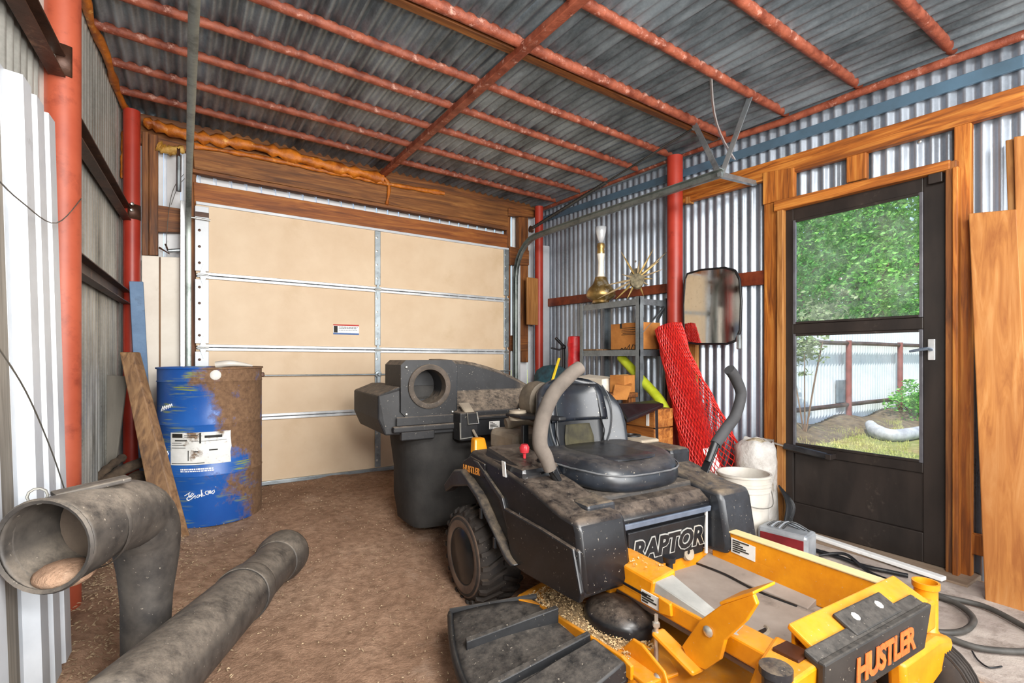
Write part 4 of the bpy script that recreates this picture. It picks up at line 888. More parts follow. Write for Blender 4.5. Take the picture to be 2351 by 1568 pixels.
# ------------------------------------------------------------------ blue barrel
def barrel_mat():
    t = Nt('blue_barrel_paint'); s = t.xyz(); v = t.map(); n = t.noise(v, 5, 12, .7); f = t.noise(v, 38, 8, .7)
    c = t.ramp(t.noise(v, 2.5, 5, .5), [(.35, L('#1a4f9c')), (.65, L('#2a66b4'))])
    ln = t.noise(t.map((1, 1, 16)), 5, 5, .65); band = t.ramp(t.noise(t.map((1, 1, 2.2), (.2, 1.3, .45)), 3.0, 3, .5), [(.5, 0.0), (.6, 1.0)])
    c = t.mix(t.math('MULTIPLY', t.ramp(ln, [(.5, 0.0), (.6, .85)]), band), c, L('#8f9a2c'))
    side = t.math('ADD', t.math('MULTIPLY', s[0], 2.6), t.math('MULTIPLY', t.math('SUBTRACT', n, .5), 3.0))
    side = t.math('ADD', side, t.math('MULTIPLY', s[2], .55))
    k = t.ramp(t.math('ADD', side, .30), [(.30, 0.0), (.62, 1.0)])
    k = t.math('MULTIPLY', k, t.ramp(t.noise(t.map((1, 1, 1), (7, 1, 2)), 7, 6, .6), [(.34, .35), (.42, 1.0)]))
    low = t.ramp(t.math('ADD', s[2], t.math('MULTIPLY', n, .12)), [(0.0, 1.0), (1.0, 1.0)])
    c = t.mix(k, c, t.ramp(f, [(.3, L('#5c4330')), (.7, L('#8a6a4e'))]))
    t.bump(t.math('ADD', t.math('MULTIPLY', k, .4), t.math('MULTIPLY', f, .3)), .3, .006); r = t.math('ADD', .38, t.math('MULTIPLY', k, .5)); return t.fin(c, r)
m_barrel = barrel_mat()
BX, BY, BR, BH = .150, 3.74, .288, .945
bz = zf(BY-.2)-.004
ba = empty('steel_drum', (BX, BY, bz), 'dirty blue steel drum with a torn white label by the garage door', 'drum')
MB().lathe([(BR-.03, .0), (BR-.005, .004), (BR, .03), (BR, .30), (BR+.003, .305), (BR, .31), (BR, .60), (BR+.003, .605), (BR, .61), (BR, BH-.09), (BR+.004, BH-.085), (BR, BH-.08), (BR, BH-.012), (BR+.008, BH-.01), (BR+.008, BH), (BR-.004, BH), (BR-.006, BH-.03), (.001, BH-.03)], (BX, BY, bz), n=56).build('shell', m_barrel, ba, smooth=50)
def bpt(a, h, off=.002): return V((BX+(BR+off)*math.sin(a), BY-(BR+off)*math.cos(a), bz+h))
def bang(px):   # angle on the drum wall met by a photo column
    q = ray(px, 820); A = q.x**2+q.y**2; B = -2*(q.x*BX+q.y*BY); C = BX**2+BY**2-BR**2; D = (-B-math.sqrt(max(B*B-4*A*C, 0)))/(2*A)
    return math.atan2(q.x*D-BX, BY-q.y*D)
def bpatch(name, px0, px1, h0, h1, m, off=.003, nu=14, ragged=0):
    a0, a1 = bang(px0), bang(px1); r_ = random.Random(int(px0)); mb = MB()
    mb.grid(lambda a, b: bpt(a0+(a1-a0)*a+(r_.uniform(-.03, 0) if (ragged and a > .99) else 0), h0+(h1-h0)*b, off), nu, 6 if ragged else 1)
    return mb.build(name, m, ba, smooth=60)
m_lab = mat('worn_paper_label', '#cfcfca', '#e9e9e6', 6, .75, 0, .05, c3='#7a6450', thr=(.53, .62), s3=9)
lab = bpatch('paper_label', 393, 532, .375, .565, m_lab, .003, 16, 1)
for (p0, p1, h0, h1) in [(397, 420, .535, .558), (424, 455, .545, .549), (424, 448, .535, .538), (403, 430, .515, .522), (396, 425, .49, .493), (396, 427, .474, .477), (396, 418, .502, .505), (432, 434, .40, .46), (458, 462, .50, .562), (440, 520, .512, .5145), (470, 510, .53, .545), (445, 455, .45, .455), (480, 500, .455, .462), (396, 470, .383, .387)]:
    bpatch('label_print', p0, p1, h0, h1, m_ink, .0045, 4)
def bhit(px, py, off=.003):
    a = bang(px); q = ray(px, py); p = bpt(a, 0, off); D = (p.x*q.x+p.y*q.y)/(q.x**2+q.y**2); return V((p.x, p.y, 1+q.z*D))
def stroke(name, pts, r, m, par, f):
    return MB().tube([f(px, py) for px, py in pts], r, 5).build(name, m, par, smooth=60)
SCR = [[(195, 515), (360, 415)], [(320, 430), (330, 520), (265, 590), (270, 640), (320, 660), (400, 610), (520, 500)], [(350, 540), (430, 430), (480, 455), (400, 540), (340, 560)], [(440, 580), (530, 500), (510, 600)],
       [(560, 545), (600, 490), (650, 480), (640, 540), (580, 570), (560, 545)], [(740, 340), (700, 332), (710, 400), (715, 545)], [(650, 520), (740, 440), (760, 520), (820, 500)], [(820, 400), (850, 470), (910, 480), (915, 360), (830, 380)],
       [(950, 360), (990, 350), (985, 440), (950, 440), (950, 360)], [(1030, 380), (1100, 330), (1110, 390), (1060, 450), (1020, 430), (1030, 380)], [(1140, 237), (1152, 239)]]
for st_ in SCR: stroke('chalk_stroke', [(410+x/13.44, 1100+y/13.44) for x, y in st_], .0028, m_white_paint, ba, bhit)
for k in range(6): stroke('chalk_stroke', [(371+4*k, 944-1.6*k), (375+4*k, 933-1.2*k), (376+4*k, 940-1.4*k)], .0022, m_white_paint, ba, bhit)
for pts_ in ([(369, 1027), (373, 1030), (371, 1034)], [(378, 1036), (381, 1046), (378, 1048)], [(385, 1036), (388, 1042), (384, 1048)]): stroke('chalk_stroke', pts_, .0028, m_white_paint, ba, bhit)
rp = random.Random(31)
for row, (h0, h1) in enumerate([(.345, .354), (.334, .341)]):
    px = 415
    while px < 488:
        w_ = rp.uniform(2, 6); bpatch('print_dash', px, px+w_, h0, h1, m_white_paint, .003, 2); px += w_+rp.uniform(.8, 1.6)
MB().lathe([(.001, .006), (.026, .005), (.03, 0)], bpt(bang(495), BH-.045, 0), (math.sin(bang(495)), -math.cos(bang(495)), 0), 14).build('bung_cap', m_dec, ba, smooth=50)
MB().box(bpt(bang(603), BH-.055, .0), (.03, .03, .03)).build('rim_clip', m_rust, ba, bevel=.006)
ju = MB().tube(smoothpath([(BX+.02, BY-.12, bz+BH+.012), (BX+.10, BY-.14, bz+BH+.022), (BX+.22, BY-.12, bz+BH+.006)], 5), lerpl([.03, .026, .008], 11), 12, ry=lerpl([.022, .02, .006], 11)).build('plastic_bottle', mat('cloudy_white_plastic', '#c9c2b8', '#dcd6cd', 5, .4, 0, .05), None, smooth=60, label='cloudy white plastic bottle lying on the blue drum', cat='bottle')
# ------------------------------------------------------------------ things leaning in the left corner
def rail_thing(name, p, q, w, h, m, label, cat, up=None, group=None, bevel=.004):
    return MB().bar(p, q, w, h, up).build(name, m, None, bevel=bevel, label=label, cat=cat, group=group)
pk = MB().hexa([V((-.115, 3.33, -.02)), V((-.075, 3.36, -.02)), V((.035, 3.33, -.02)), V((.0, 3.295, -.02))], [V((-.315, 3.70, 1.03)), V((-.29, 3.74, 1.03)), V((-.215, 3.72, 1.03)), V((-.25, 3.68, 1.03))])
pk.build('plank', m_bplank, None, bevel=.006, label='weathered brown plank leaning in front of the blue drum', cat='plank')
rail_thing('painted_board', (-.20, 4.17, -.01), (-.262, 4.13, 1.50), .075, .03, mat('blue_grey_paint', '#4d6a8c', '#6885a6', 6, .6, 0, .15, c3='#3a4656', thr=(.55, .7)), 'blue grey painted board leaning against the far left red post', 'board', (0, 1, 0))
rail_thing('grey_board', atD(232, 1098, 2.98), atD(262, 862, 3.02), .14, .02, mat('grey_weathered_board', '#5f5a52', '#7c766c', 6, .85, 0, .2, stretch=(1, 1, .2)), 'short grey weathered board standing against the left corrugated wall', 'board', (.3, 1, 0))
for k, (a, b, r, lab_) in enumerate([((200, 1122), (285, 1048), .022, 'bent grey branch lying lowest on the dirt heap by the left wall'), ((232, 1112), (330, 1060), .03, 'thick bark covered branch behind the grey elbow pipe'), ((285, 1135), (318, 1098), .045, 'stubby broken log end on the dirt beside the plank')]):
    p = atD(*a, 2.72+.06*k); q = atD(*b, 2.95+.05*k)
    m_ = (p+q)/2+V((0, 0, .015))
    MB().tube(smoothpath([p, m_, q], 5), [r*(1+.2*math.sin(3*i+k)) for i in range(11)], 9).build('branch', mat('dead_bark', '#352a21', '#5c4c3c', 14, .95, 0, .6), None, smooth=50, label=lab_, cat='branch', group='dead branches in the left corner')
# white ribbed sheet leaning on the left wall in front of the post
def ribbed(y0, n, ztop, zbot, dx, label):
    PER = .122; prof = []
    for k in range(n):
        yy = y0+PER*k; prof += [(yy, 0.0), (yy+.034, 0.0), (yy+.044, .034), (yy+.112, .034)]
    def pt(y, o, s): return V((-.352+dx+.042*(y-1.9), y+.005, zbot)).lerp(V((-.392+dx+.042*(y-1.9), y, ztop)), s)+V((o, 0, 0))
    rb = MB(); P = []
    for y, o in prof: P += [pt(y, o, 0), pt(y, o, 1)]
    rb.add(P, [(2*k, 2*k+2, 2*k+3, 2*k+1) for k in range(len(prof)-1)])
    return rb.build('ribbed_sheet', m_white, None, solid=.004, fixn=False, label=label, cat='metal sheet', group='white ribbed sheets on the near left wall')
ribbed(1.792, 3, 1.755, .04, 0, 'taller white ribbed metal sheet leaning beside the near red post')
ribbed(1.245, 3, 1.37, -.08, 0, 'shorter white ribbed metal sheet cut by the left edge of the photo')
MB().hexa([V((-.37, 1.635, -.08)), V((-.345, 1.635, -.08)), V((-.345, 1.775, -.08)), V((-.37, 1.775, -.08))], [V((-.415, 1.63, 1.86)), V((-.39, 1.63, 1.86)), V((-.39, 1.755, 1.80)), V((-.415, 1.755, 1.80))]).build('grey_board', wood('silver_grey_board', 'z', '#6b655c', '#8e877c', '#a59e92', knots=False), None, bevel=.003, label='tall grey weathered board standing between the two white ribbed sheets', cat='board')
MB().tube(smoothpath([onX(-30, 760, -.30), onX(60, 900, -.30), onX(120, 1040, -.30), onX(150, 1130, -.29)], 6), .0018, 5).build('wire', m_wire, None, label='thin sagging wire hanging down across the white ribbed sheet', cat='wire')
MB().tube(smoothpath([onX(-30, 385, -.33), onX(45, 460, -.325), onX(130, 512, -.325), V((-.335, 2.56, 1.62))], 6), .0018, 5).build('wire', m_wire, None, label='thin wire tied from the white ribbed sheet to the near red post', cat='wire')
# ------------------------------------------------------------------ grey chute elbow and straight tube
m_hose = dusty('grey_plastic_duct', '#2e2b29', '#56504a', '#8b7f71', .55, .8, .2, 5, .15)
el = empty('elbow_duct', (-.09, 1.86, zf(1.86)), 'dusty grey elbow duct with a wide open mouth beside the white sheet', 'duct')
A = atD(106, 1252, 1.13); ax = V((.50, .86, 0)).normalized()
path = [A, A+ax*.06, A+ax*.14+V((0, 0, .006)), V((-.125, 1.79, .55)), V((-.098, 1.835, .49)), V((-.09, 1.85, .41)), V((-.092, 1.85, .28)), V((-.095, 1.85, .12)), V((-.095, 1.85, zf(1.85)+.0))]
pp = smoothpath(path, 4); rr_ = lerpl([.102, .100, .097, .092, .088, .078, .062, .058, .058], len(pp))
outer = MB().tube(pp, rr_, 28, cap=False, up=(0, 0, 1)); 
eo = outer.build('body', m_hose, el, smooth=60, solid=.006)
MB().lathe([(.097, .03), (.105, .0), (.109, -.006), (.105, -.012), (.097, -.008)], A, ax, 32, cap=False).build('mouth_rim', m_hose, el, smooth=60)
MB().lathe([(.104, -.003), (.106, .004), (.104, .011)], A+ax*.115, ax, 32, cap=False).build('joint_ring', m_hose, el, smooth=60)
MB().sphere(A+ax*.05+V((0, 0, -.085)), (.06, .06, .03), 14, 8).build('packed_dirt', m_dirt, el, smooth=60)
MB().lathe([(.092, 0), (.001, .001)], A+ax*.15, ax, 24).build('dark_lining', mat('dusty_lining', '#4a4038', '#6b5d50', 6, .95, 0, .3), el, smooth=40)
tp = A+ax*.10+V((0, 0, .098))
MB().bar(tp+V((-.05, -.02, 0)), tp+V((.09, .03, .012)), .05, .012).build('clamp_plate', m_hose, el, bevel=.003)
MB().tube([tp+V((-.075+.018*math.cos(a), -.03, .004+.018*math.sin(a))) for a in [i*.63 for i in range(10)]], .003, 6, loop=True).build('wire_loop', m_bolt, el, smooth=50)
MB().bb((-.155, 1.79, zf(1.85)-.01), (-.035, 1.91, zf(1.85)+.06)).build('foot_flange', m_hose, el, bevel=.012)
ta = V((.415, 2.665, zf(2.66)+.098)); tb = V((-.13, 1.40, .20))
td = (ta-tb).normalized()
tu = empty('straight_duct', tb.lerp(ta, .5)-V((0, 0, .1)), 'long dusty grey straight duct lying on the dirt towards the camera', 'duct')
tl_ = (ta-tb).length
def duct(name, a, b, prof):
    pts = [tb+td*(tl_*(a+(b-a)*i/16)) for i in range(17)]
    return MB().tube(pts, lerpl(prof, 17), 32, cap=False).build(name, m_hose, tu, smooth=60, solid=.006)
duct('lower_section', -.04, .60, [.100, .097, .095, .094])
duct('sleeve_joint', .56, .63, [.100, .101, .099, .096])
duct('upper_section', .58, .92, [.092, .089, .088, .092])
duct('flared_cuff', .88, 1.0, [.093, .104, .110, .111, .110])
# ------------------------------------------------------------------ metal shelf by the right wall
sh = empty('metal_shelf', (3.08, 3.0, 0), 'grey slotted angle metal shelf unit against the right wall', 'shelf')
SX0, SX1, SY0, SY1 = 2.92, 3.255, 2.665, 3.36
m_shel = galv('shelf_steel', '#6d757b', '#98a1a7', .45, .6, '#4a4d4e', (.5, .72))
for (x, y) in ((SX0, SY0), (SX1, SY0), (SX0, SY1), (SX1, SY1)):
    sx = 1 if x == SX0 else -1; sy = 1 if y == SY0 else -1; mb = MB()
    mb.bb((x, y, zf(y)), (x+sx*.004, y+sy*.042, 1.47)); mb.bb((x, y, zf(y)), (x+sx*.042, y+sy*.004, 1.47)); mb.build('leg', m_shel, sh)
for z in (1.44, 1.045, .45):
    mb = MB(); mb.bb((SX0+.004, SY0+.004, z), (SX1-.004, SY1-.004, z+.012)); mb.bb((SX0+.003, SY0, z-.035), (SX0+.007, SY1, z+.012)); mb.bb((SX0, SY0+.003, z-.035), (SX1, SY0+.007, z+.012)); mb.build('shelf_board', m_shel, sh)
for (a, b) in [((SX0+.02, SY0+.008, 1.18), (SX1-.02, SY0+.008, 1.42)), ((SX1-.01, SY0+.40, 1.16), (SX1-.01, SY0+.30, 1.42)), ((SX1-.01, SY0+.10, 1.30), (SX1-.01, SY0+.02, 1.42))]:
    MB().bar(a, b, .022, .004).build('brace', m_shel, sh)
# brass lamp with a tall neck
m_brass = mat('tarnished_brass', '#7a6238', '#b89a60', 9, .35, .7, .15, c3='#d9d2bf', thr=(.58, .7), s3=8)
LX, LY, LZ = 2.985, 3.16, 1.453
lamp = empty('oil_lamp', (LX, LY, LZ), 'tarnished brass oil lamp with a tall pale neck on the shelf top', 'lamp')
MB().lathe([(.05, 0), (.075, .01), (.07, .03), (.115, .055), (.125, .075), (.118, .11), (.10, .14), (.07, .17), (.055, .205), (.05, .23)], (LX, LY, LZ), n=24).build('bowl', m_brass, lamp, smooth=50)
MB().lathe([(.035, .23), (.026, .27), (.024, .36), (.034, .43)], (LX, LY, LZ), n=18).build('neck', mat('ivory_neck', '#d8d4c8', '#ece9e0', 5, .4, 0, .05), lamp, smooth=50)
MB().lathe([(.03, .43), (.034, .45), (.028, .47), (.036, .49), (.030, .52)], (LX, LY, LZ), n=18).build('burner', m_brass, lamp, smooth=40)
MB().lathe([(.012, .52), (.03, .57), (.042, .62), (.046, .66)], (LX, LY, LZ), n=18, cap=False).build('chimney', mat('cloudy_chimney', '#b9bec2', '#d7dade', 4, .15, .2, 0), lamp, smooth=50, solid=.003)
# starburst ornament
SB = atD(1462, 640, 3.96)
sb_ = empty('starburst_ornament', V((SB.x, SB.y, 1.455)), 'wooden starburst ornament with long spikes on the shelf top', 'ornament')
nb = V((-.62, -.65, .42)).normalized(); xb, yb, zb = frame_of(nb)
m_stick = mat('weathered_stick', '#6a5a44', '#a08b68', 12, .7, .1, .2); m_gold = mat('gilt_spike', '#8a6f3c', '#c4a668', 12, .4, .5, .1)
el_ = []
for h, s in ((-.02, .9), (-.012, 1.0), (.012, 1.0), (.018, .9), (.02, .1)):
    el_.append([SB+zb*h+xb*(.058*s*math.cos(2*math.pi*i/24))+yb*(.092*s*math.sin(2*math.pi*i/24)) for i in range(24)])
MB().loft(el_).build('centre_disc', mat('carved_grey_wood', '#57503f', '#8a8066', 30, .8, 0, .4), sb_, smooth=40)
rs = random.Random(4)
for k, (px, py, m_) in enumerate([(1426, 578, m_gold), (1500, 572, m_gold), (1534, 576, m_stick), (1522, 618, m_stick), (1468, 598, m_stick), (1428, 630, m_stick), (1500, 640, m_gold), (1490, 655, m_stick), (1478, 680, m_gold), (1440, 688, m_gold), (1414, 690, m_gold), (1372, 690, m_stick), (1390, 655, m_stick), (1512, 600, m_gold)]):
    e_ = atD(px, py, 3.96+rs.uniform(-.06, .06)); b_ = SB+(e_-SB).normalized()*.045
    e_.z = max(e_.z, 1.459)
    MB().tube([b_, b_.lerp(e_, .3), e_], [.006, .009, .0015], 5).build('spike', m_, sb_, smooth=40)
# brown carton on the second shelf
m_card = mat('brown_cardboard', '#9a5f28', '#bd7d3c', 7, .8, 0, .1, c3='#7c4a1e', thr=(.58, .75), s3=5)
def carton(name, c, d, rot, m, label, cat='box'):
    o = empty(name, V(c)-V((0, 0, d[2]/2)), label, cat); R = Matrix.Rotation(rot, 3, 'Z')
    MB().box(c, d, R).build('body', m, o, bevel=.004); MB().box(V(c)+V((0, 0, d[2]/2+.0015)), (d[0]*.94, d[1]*.18, .003), R).build('tape_strip', mat('brown_tape', '#a87c46', '#bf9660', 8, .3, 0, 0), o); return o, R
y0 = onX(1478, 780, 2.965).y; y1 = onX(1402, 780, 2.965).y
bxo, _ = carton('cardboard_box', (3.06, (y0+y1)/2, 1.062+.105), (.19, y1-y0, .21), 0, m_card, 'brown cardboard box with printed lines on the middle shelf')
yc = (y0+y1)/2
for k, (w, z) in enumerate([(.16, .17), (.14, .155), (.15, .14), (.12, .128), (.15, .116)]): MB().bb((2.9620, yc-w/2-.02, 1.062+z), (2.9645, yc+w/2-.02, 1.062+z+.0035)).build('print_line', m_ink, bxo)
for pts_ in ([(1424, 803), (1428, 799), (1431, 802)], [(1432, 803), (1436, 797), (1438, 803)], [(1438, 803), (1446, 791), (1445, 802)], [(1449, 803), (1453, 791), (1458, 793), (1458, 802)]):
    stroke('marker_stroke', pts_, .003, m_ink, bxo, lambda px, py: onX(px, py, 2.9625))
MB().bb((2.962, yc+.05, 1.062+.17), (2.9645, yc+.07, 1.272)).build('hand_slot', m_ink, bxo)
MB().bb((2.94, 3.16, 1.0575), (3.13, 3.34, 1.07)).build('thin_board', m_bplank, None, bevel=.003, label='thin dark board lying on the middle shelf beside the box', cat='board')
MB().lathe([(.022, -.012), (.034, -.012), (.034, .012), (.022, .012)], (3.06, yc-.05, 1.272+.034), (.3, 1, 0), 20, cap=False, loop=True).build('tape_roll', m_blk, None, smooth=40, label='small black roll of tape standing on the cardboard box', cat='tape')
# low bench carrying boards and boxes behind the mower
bn = empty('work_bench', (2.66, 3.15, 0), 'rough dark plank bench half hidden behind the mower seat', 'bench')
for k in range(3): MB().bb((2.47+.13*k, 2.62, .70), (2.595+.13*k, 3.72, .735)).build('plank', m_dark['y'], bn, bevel=.004)
for (x, y) in ((2.50, 2.68), (2.82, 2.68), (2.50, 3.66), (2.82, 3.66)): MB().bb((x-.035, y-.035, zf(y)), (x+.035, y+.035, .70)).build('leg', m_dark['z'], bn, bevel=.004)
rw = MB().hexa([V((2.62, 2.76, .737)), V((2.78, 2.74, .737)), V((2.80, 3.10, .737)), V((2.64, 3.12, .737))], [V((2.63, 2.77, .835)), V((2.77, 2.75, .845)), V((2.79, 3.09, .86)), V((2.65, 3.11, .84))])
rw.build('foam_block', mat('torn_white_block', '#d6cbb8', '#efe8da', 8, .8, 0, .3, c3='#8a5a2c', thr=(.62, .7), s3=7, stretch=(1, .3, 2)), None, bevel=.006, label='torn white block with brown streaks on the bench', cat='block')
carton('cardboard_box', (2.745, 2.675, .737+.065), (.14, .13, .13), .2, m_card, 'small plain cardboard carton at the bench end beside the white block')
fo = empty('carton_flap', atD(1425, 905, 3.62), 'opened tan cardboard carton flap hanging over the bench end', 'cardboard')
MB().hexa([atD(1405, 918, 3.60), atD(1440, 918, 3.56), atD(1450, 888, 3.60), atD(1412, 884, 3.66)], [q+V((.004, .012, 0)) for q in (atD(1405, 918, 3.60), atD(1440, 918, 3.56), atD(1450, 888, 3.60), atD(1412, 884, 3.66))]).build('panel', m_card, fo)
MB().hexa([atD(1412, 884, 3.66), atD(1450, 888, 3.60), atD(1452, 882, 3.68), atD(1430, 878, 3.72)], [q+V((0, .008, .004)) for q in (atD(1412, 884, 3.66), atD(1450, 888, 3.60), atD(1452, 882, 3.68), atD(1430, 878, 3.72))]).build('panel', m_card, fo)
tg = MB(); tg.loft([[V((2.60+s*.13*math.cos(a)*(1+.12*math.sin(3*a)), 3.34+s*.19*math.sin(a)*(1+.1*math.cos(4*a)), z)) for a in [2*math.pi*i/20 for i in range(20)]] for s, z in [(.8, .737), (1.0, .78), (1.0, .84), (.85, .89), (.5, .925), (.1, .935)]])
tbg = tg.build('cloth_bundle', mat('teal_cloth', '#16323c', '#2a5560', 5, .85, 0, .3, c3='#1a1a1a', thr=(.5, .65), s3=4), None, smooth=60, label='dark teal cloth bundle heaped on the far end of the bench', cat='bundle')
# red roll, black handled tool, yellow stick between shelf and corner
m_redroll = mat('glossy_red_plastic', '#b5161a', '#d8262a', 14, .3, 0, .35)
rc = atD(1319, 820, 4.62)
rrol = empty('red_roll', (rc.x, rc.y, zf(rc.y)), 'upright glossy red plastic roll standing left of the metal shelf', 'roll')
prof_ = [(.062, 0)]+[(.062+.003*math.sin(i*2.1), .06*i) for i in range(1, 20)]+[(.06, 1.19), (.045, 1.195), (.042, 1.16), (.001, 1.16)]
MB().lathe(prof_, (rc.x, rc.y, zf(rc.y)), n=24).build('wrap', m_redroll, rrol, smooth=50)
MB().lathe([(.066, 1.10), (.068, 1.115), (.066, 1.13)], (rc.x, rc.y, zf(rc.y)), n=24, cap=False).build('band', m_redroll, rrol, smooth=50)
tl = empty('pump_handle', (0, 0, 0), 'black T handled pump standing in the far right corner', 'pump'); hp = atD(1292, 800, 4.75); tl.location = (hp.x, hp.y, zf(hp.y)); WLOC[tl.name] = V(tl.location)
MB().tube([(hp.x, hp.y, zf(hp.y)), (hp.x+.01, hp.y, .75), atD(1294, 795, 4.75)], [.02, .018, .014], 10).build('shaft', m_blk, tl, smooth=50)
MB().tube([atD(1276, 776, 4.72), atD(1296, 797, 4.75)], .014, 10).build('grip', m_blk, tl, smooth=50)
MB().tube([atD(1265, 799, 4.72), atD(1284, 803, 4.75), atD(1298, 797, 4.76)], .008, 8).build('lever', m_blk, tl, smooth=50)
MB().sphere(atD(1294, 797, 4.75), .025, 10, 7).build('joint', m_blk, tl, smooth=60)
ys = atD(1284, 822, 4.12); ye = atD(1266, 885, 4.0)
MB().bar(V((ye.x-.02, ye.y, .737)), ys, .02, .012).build('yellow_stick', mat('yellow_handle', '#d0b018', '#e6c832', 8, .5, 0, .05), None, bevel=.003, label='thin yellow stick leaning beside the teal bundle', cat='stick')
# lime tube behind the shelf leg
a = V((3.02, 2.96, 1.00)); b = V((2.965, 2.53, .70)); b2 = V((2.955, 2.44, .60))
lt = empty('foam_tube', b2, 'lime yellow foam tube slanting through the metal shelf', 'foam tube')
MB().tube(smoothpath([a, a.lerp(b, .5), b, b2], 4), .036, 14).build('tube', mat('lime_foam', '#a8b41c', '#c8d436', 9, .6, 0, .15), lt, smooth=60)
MB().tube([a+(a-b).normalized()*.001, a+(a-b).normalized()*.004], .022, 14).build('end_face', mat('lime_foam_core', '#8a9618', '#a0ac28', 9, .8, 0, .1), lt)
# black tray with leg and wooden crates under it
tr = empty('black_tray', atD(1480, 1010, 3.35), 'black plastic tray table standing behind the mower seat', 'tray')
q1 = [atD(1418, 925, 3.20), atD(1500, 918, 3.62), atD(1524, 926, 3.45), atD(1440, 962, 3.05)]
MB().hexa([p-V((0, 0, .03)) for p in q1], q1).build('top', m_blk, tr, bevel=.01)
for p, k in ((atD(1505, 935, 3.45), 1), (atD(1432, 955, 3.12), 0)): MB().bar(p-V((0, 0, .01)), V((p.x+.02*k, p.y, zf(p.y))), .03, .02).build('leg', m_blk, tr, bevel=.004)
m_crate = wood('crate_wood', 'y', '#6e3c14', '#a8662a', '#c08444', gs=24)
def crate(cx, cy, z0, d, label):
    o = empty('wooden_crate', (cx, cy, z0), label, 'crate', 'wooden crates behind the mower seat')
    MB().box((cx, cy, z0+d[2]*.5), (d[0]-.02, d[1]-.02, d[2]-.004)).build('core', m_dark['y'], o)
    n = 2
    for k in range(n):
        z = z0+d[2]*(k+.5)/n; h = d[2]/n-.008
        MB().bb((cx-d[0]/2, cy-d[1]/2, z-h/2), (cx-d[0]/2+.012, cy+d[1]/2, z+h/2)).build('slat', m_crate, o, bevel=.003)
        MB().bb((cx-d[0]/2, cy-d[1]/2-.012, z-h/2), (cx+d[0]/2, cy-d[1]/2, z+h/2)).build('slat', m_crate, o, bevel=.003)
    MB().bb((cx-d[0]/2-.003, cy-d[1]*.35, z0+d[2]*.55), (cx-d[0]/2, cy-d[1]*.25, z0+d[2]*.9)).build('paper_tag', m_dec, o)
    return o
crate(2.80, 2.47, zf(2.47), (.20, .26, .45), 'lower dark wooden crate standing on the floor behind the seat')
crate(2.80, 2.47, zf(2.47)+.45, (.19, .25, .27), 'upper orange wooden crate stacked beneath the black tray')
# ------------------------------------------------------------------ roll of red netting
nt = empty('netting_roll', (2.98, 2.03, -.1), 'leaning roll of bright red plastic netting beside the white bucket', 'netting')
ntop = V((3.05, 2.50, 1.23)); nbot = V((2.985, 2.03, -.10)); nd = (nbot-ntop).normalized(); nx_, ny_, _z = frame_of(nd, (1, 0, 0))
def net_pt(a, s, extra=0.0, wob=1):
    r = .094+.045*s**1.3+extra; c = ntop.lerp(nbot, s)
    th = 2*math.pi*a; fl_ = .19*max(0, math.cos(th-NETA))**2*max(0, (s-.18))*1.5*(1-.85*sstep(.72, .92, s)) if wob else 0
    return c+nx_*((r+fl_)*math.cos(th))+ny_*((r+fl_)*math.sin(th))
vdir = V((0, -1, 0)); NETA = math.atan2(V((.8, -.6, 0)).dot(ny_), V((.8, -.6, 0)).dot(nx_))
m_net = mat('red_net_plastic', '#c01818', '#e03426', 30, .45, 0, .1); m_netc = mat('rolled_red_net', '#7c0c0e', '#d2201c', 70, .5, 0, .9, stretch=(1, 1, .35), lo=.3, hi=.6)
nc_ = MB(); nc_.grid(lambda a, s: net_pt(a, s, -.012, 0), 30, 24); nc_.build('rolled_core', m_netc, nt, smooth=60)
MB().lathe([(.085, 0), (.05, .01), (.001, .02)], ntop, -nd, 20).build('roll_end', m_netc, nt, smooth=60)
ng = MB(); NU, NV = 34, 46
ng.v = [net_pt((i+.5*(j % 2))/NU, j/NV, .002+.004*math.sin(i*1.3+j*.9)) for j in range(NV+1) for i in range(NU)]
for j in range(0, NV-1):
    for i in range(NU):
        k0 = j*NU+i
        if j % 2 == 0: l_, r_ = (j+1)*NU+(i-1) % NU, (j+1)*NU+i
        else: l_, r_ = (j+1)*NU+i, (j+1)*NU+(i+1) % NU
        if j+2 <= NV: ng.f.append((k0, r_, (j+2)*NU+i, l_))
ng.build('net', m_net, nt, wire=.0075, fixn=False)
MB().grid(lambda a, b: net_pt((NETA+1.1)/(2*math.pi)+.01+.09*a, .66+.16*b, -.004), 6, 6).build('white_wrap', m_white_paint, nt, smooth=60)
# ------------------------------------------------------------------ white bucket, bag of litter, cable bundle
bkx, bky = 2.84, 1.765; bz0 = -.0975
bu = empty('plastic_bucket', (bkx, bky, bz0), 'dirty white plastic bucket with wire handle behind the mower', 'bucket')
m_buck = mat('grubby_white_plastic', '#b8b1a5', '#d0cbc2', 4, .5, 0, .05, c3='#a89a86', thr=(.58, .72), s3=6)
MB().lathe([(.125, 0), (.128, .004), (.143, .30), (.150, .302), (.150, .318), (.145, .32), (.146, .335), (.153, .337), (.153, .353), (.147, .355), (.148, .385), (.155, .387), (.155, .40), (.143, .40), (.140, .36), (.135, .20), (.001, .20)], (bkx, bky, bz0), n=36).build('tub', m_buck, bu, smooth=40)
MB().tube(smoothpath([(bkx-.15, bky+.03, bz0+.31), (bkx-.12, bky-.12, bz0+.24), (bkx+.02, bky-.165, bz0+.23), (bkx+.12, bky-.10, bz0+.31)], 6), .0025, 6).build('wire_handle', m_wire, bu, smooth=50)
MB().lathe([(.133, .22), (.09, .26), (.001, .275)], (bkx, bky, bz0), n=20).build('litter', mat('grey_litter', '#8c8278', '#c9c2b6', 30, .9, 0, .5), bu, smooth=50)
rg = random.Random(8); gbg = []
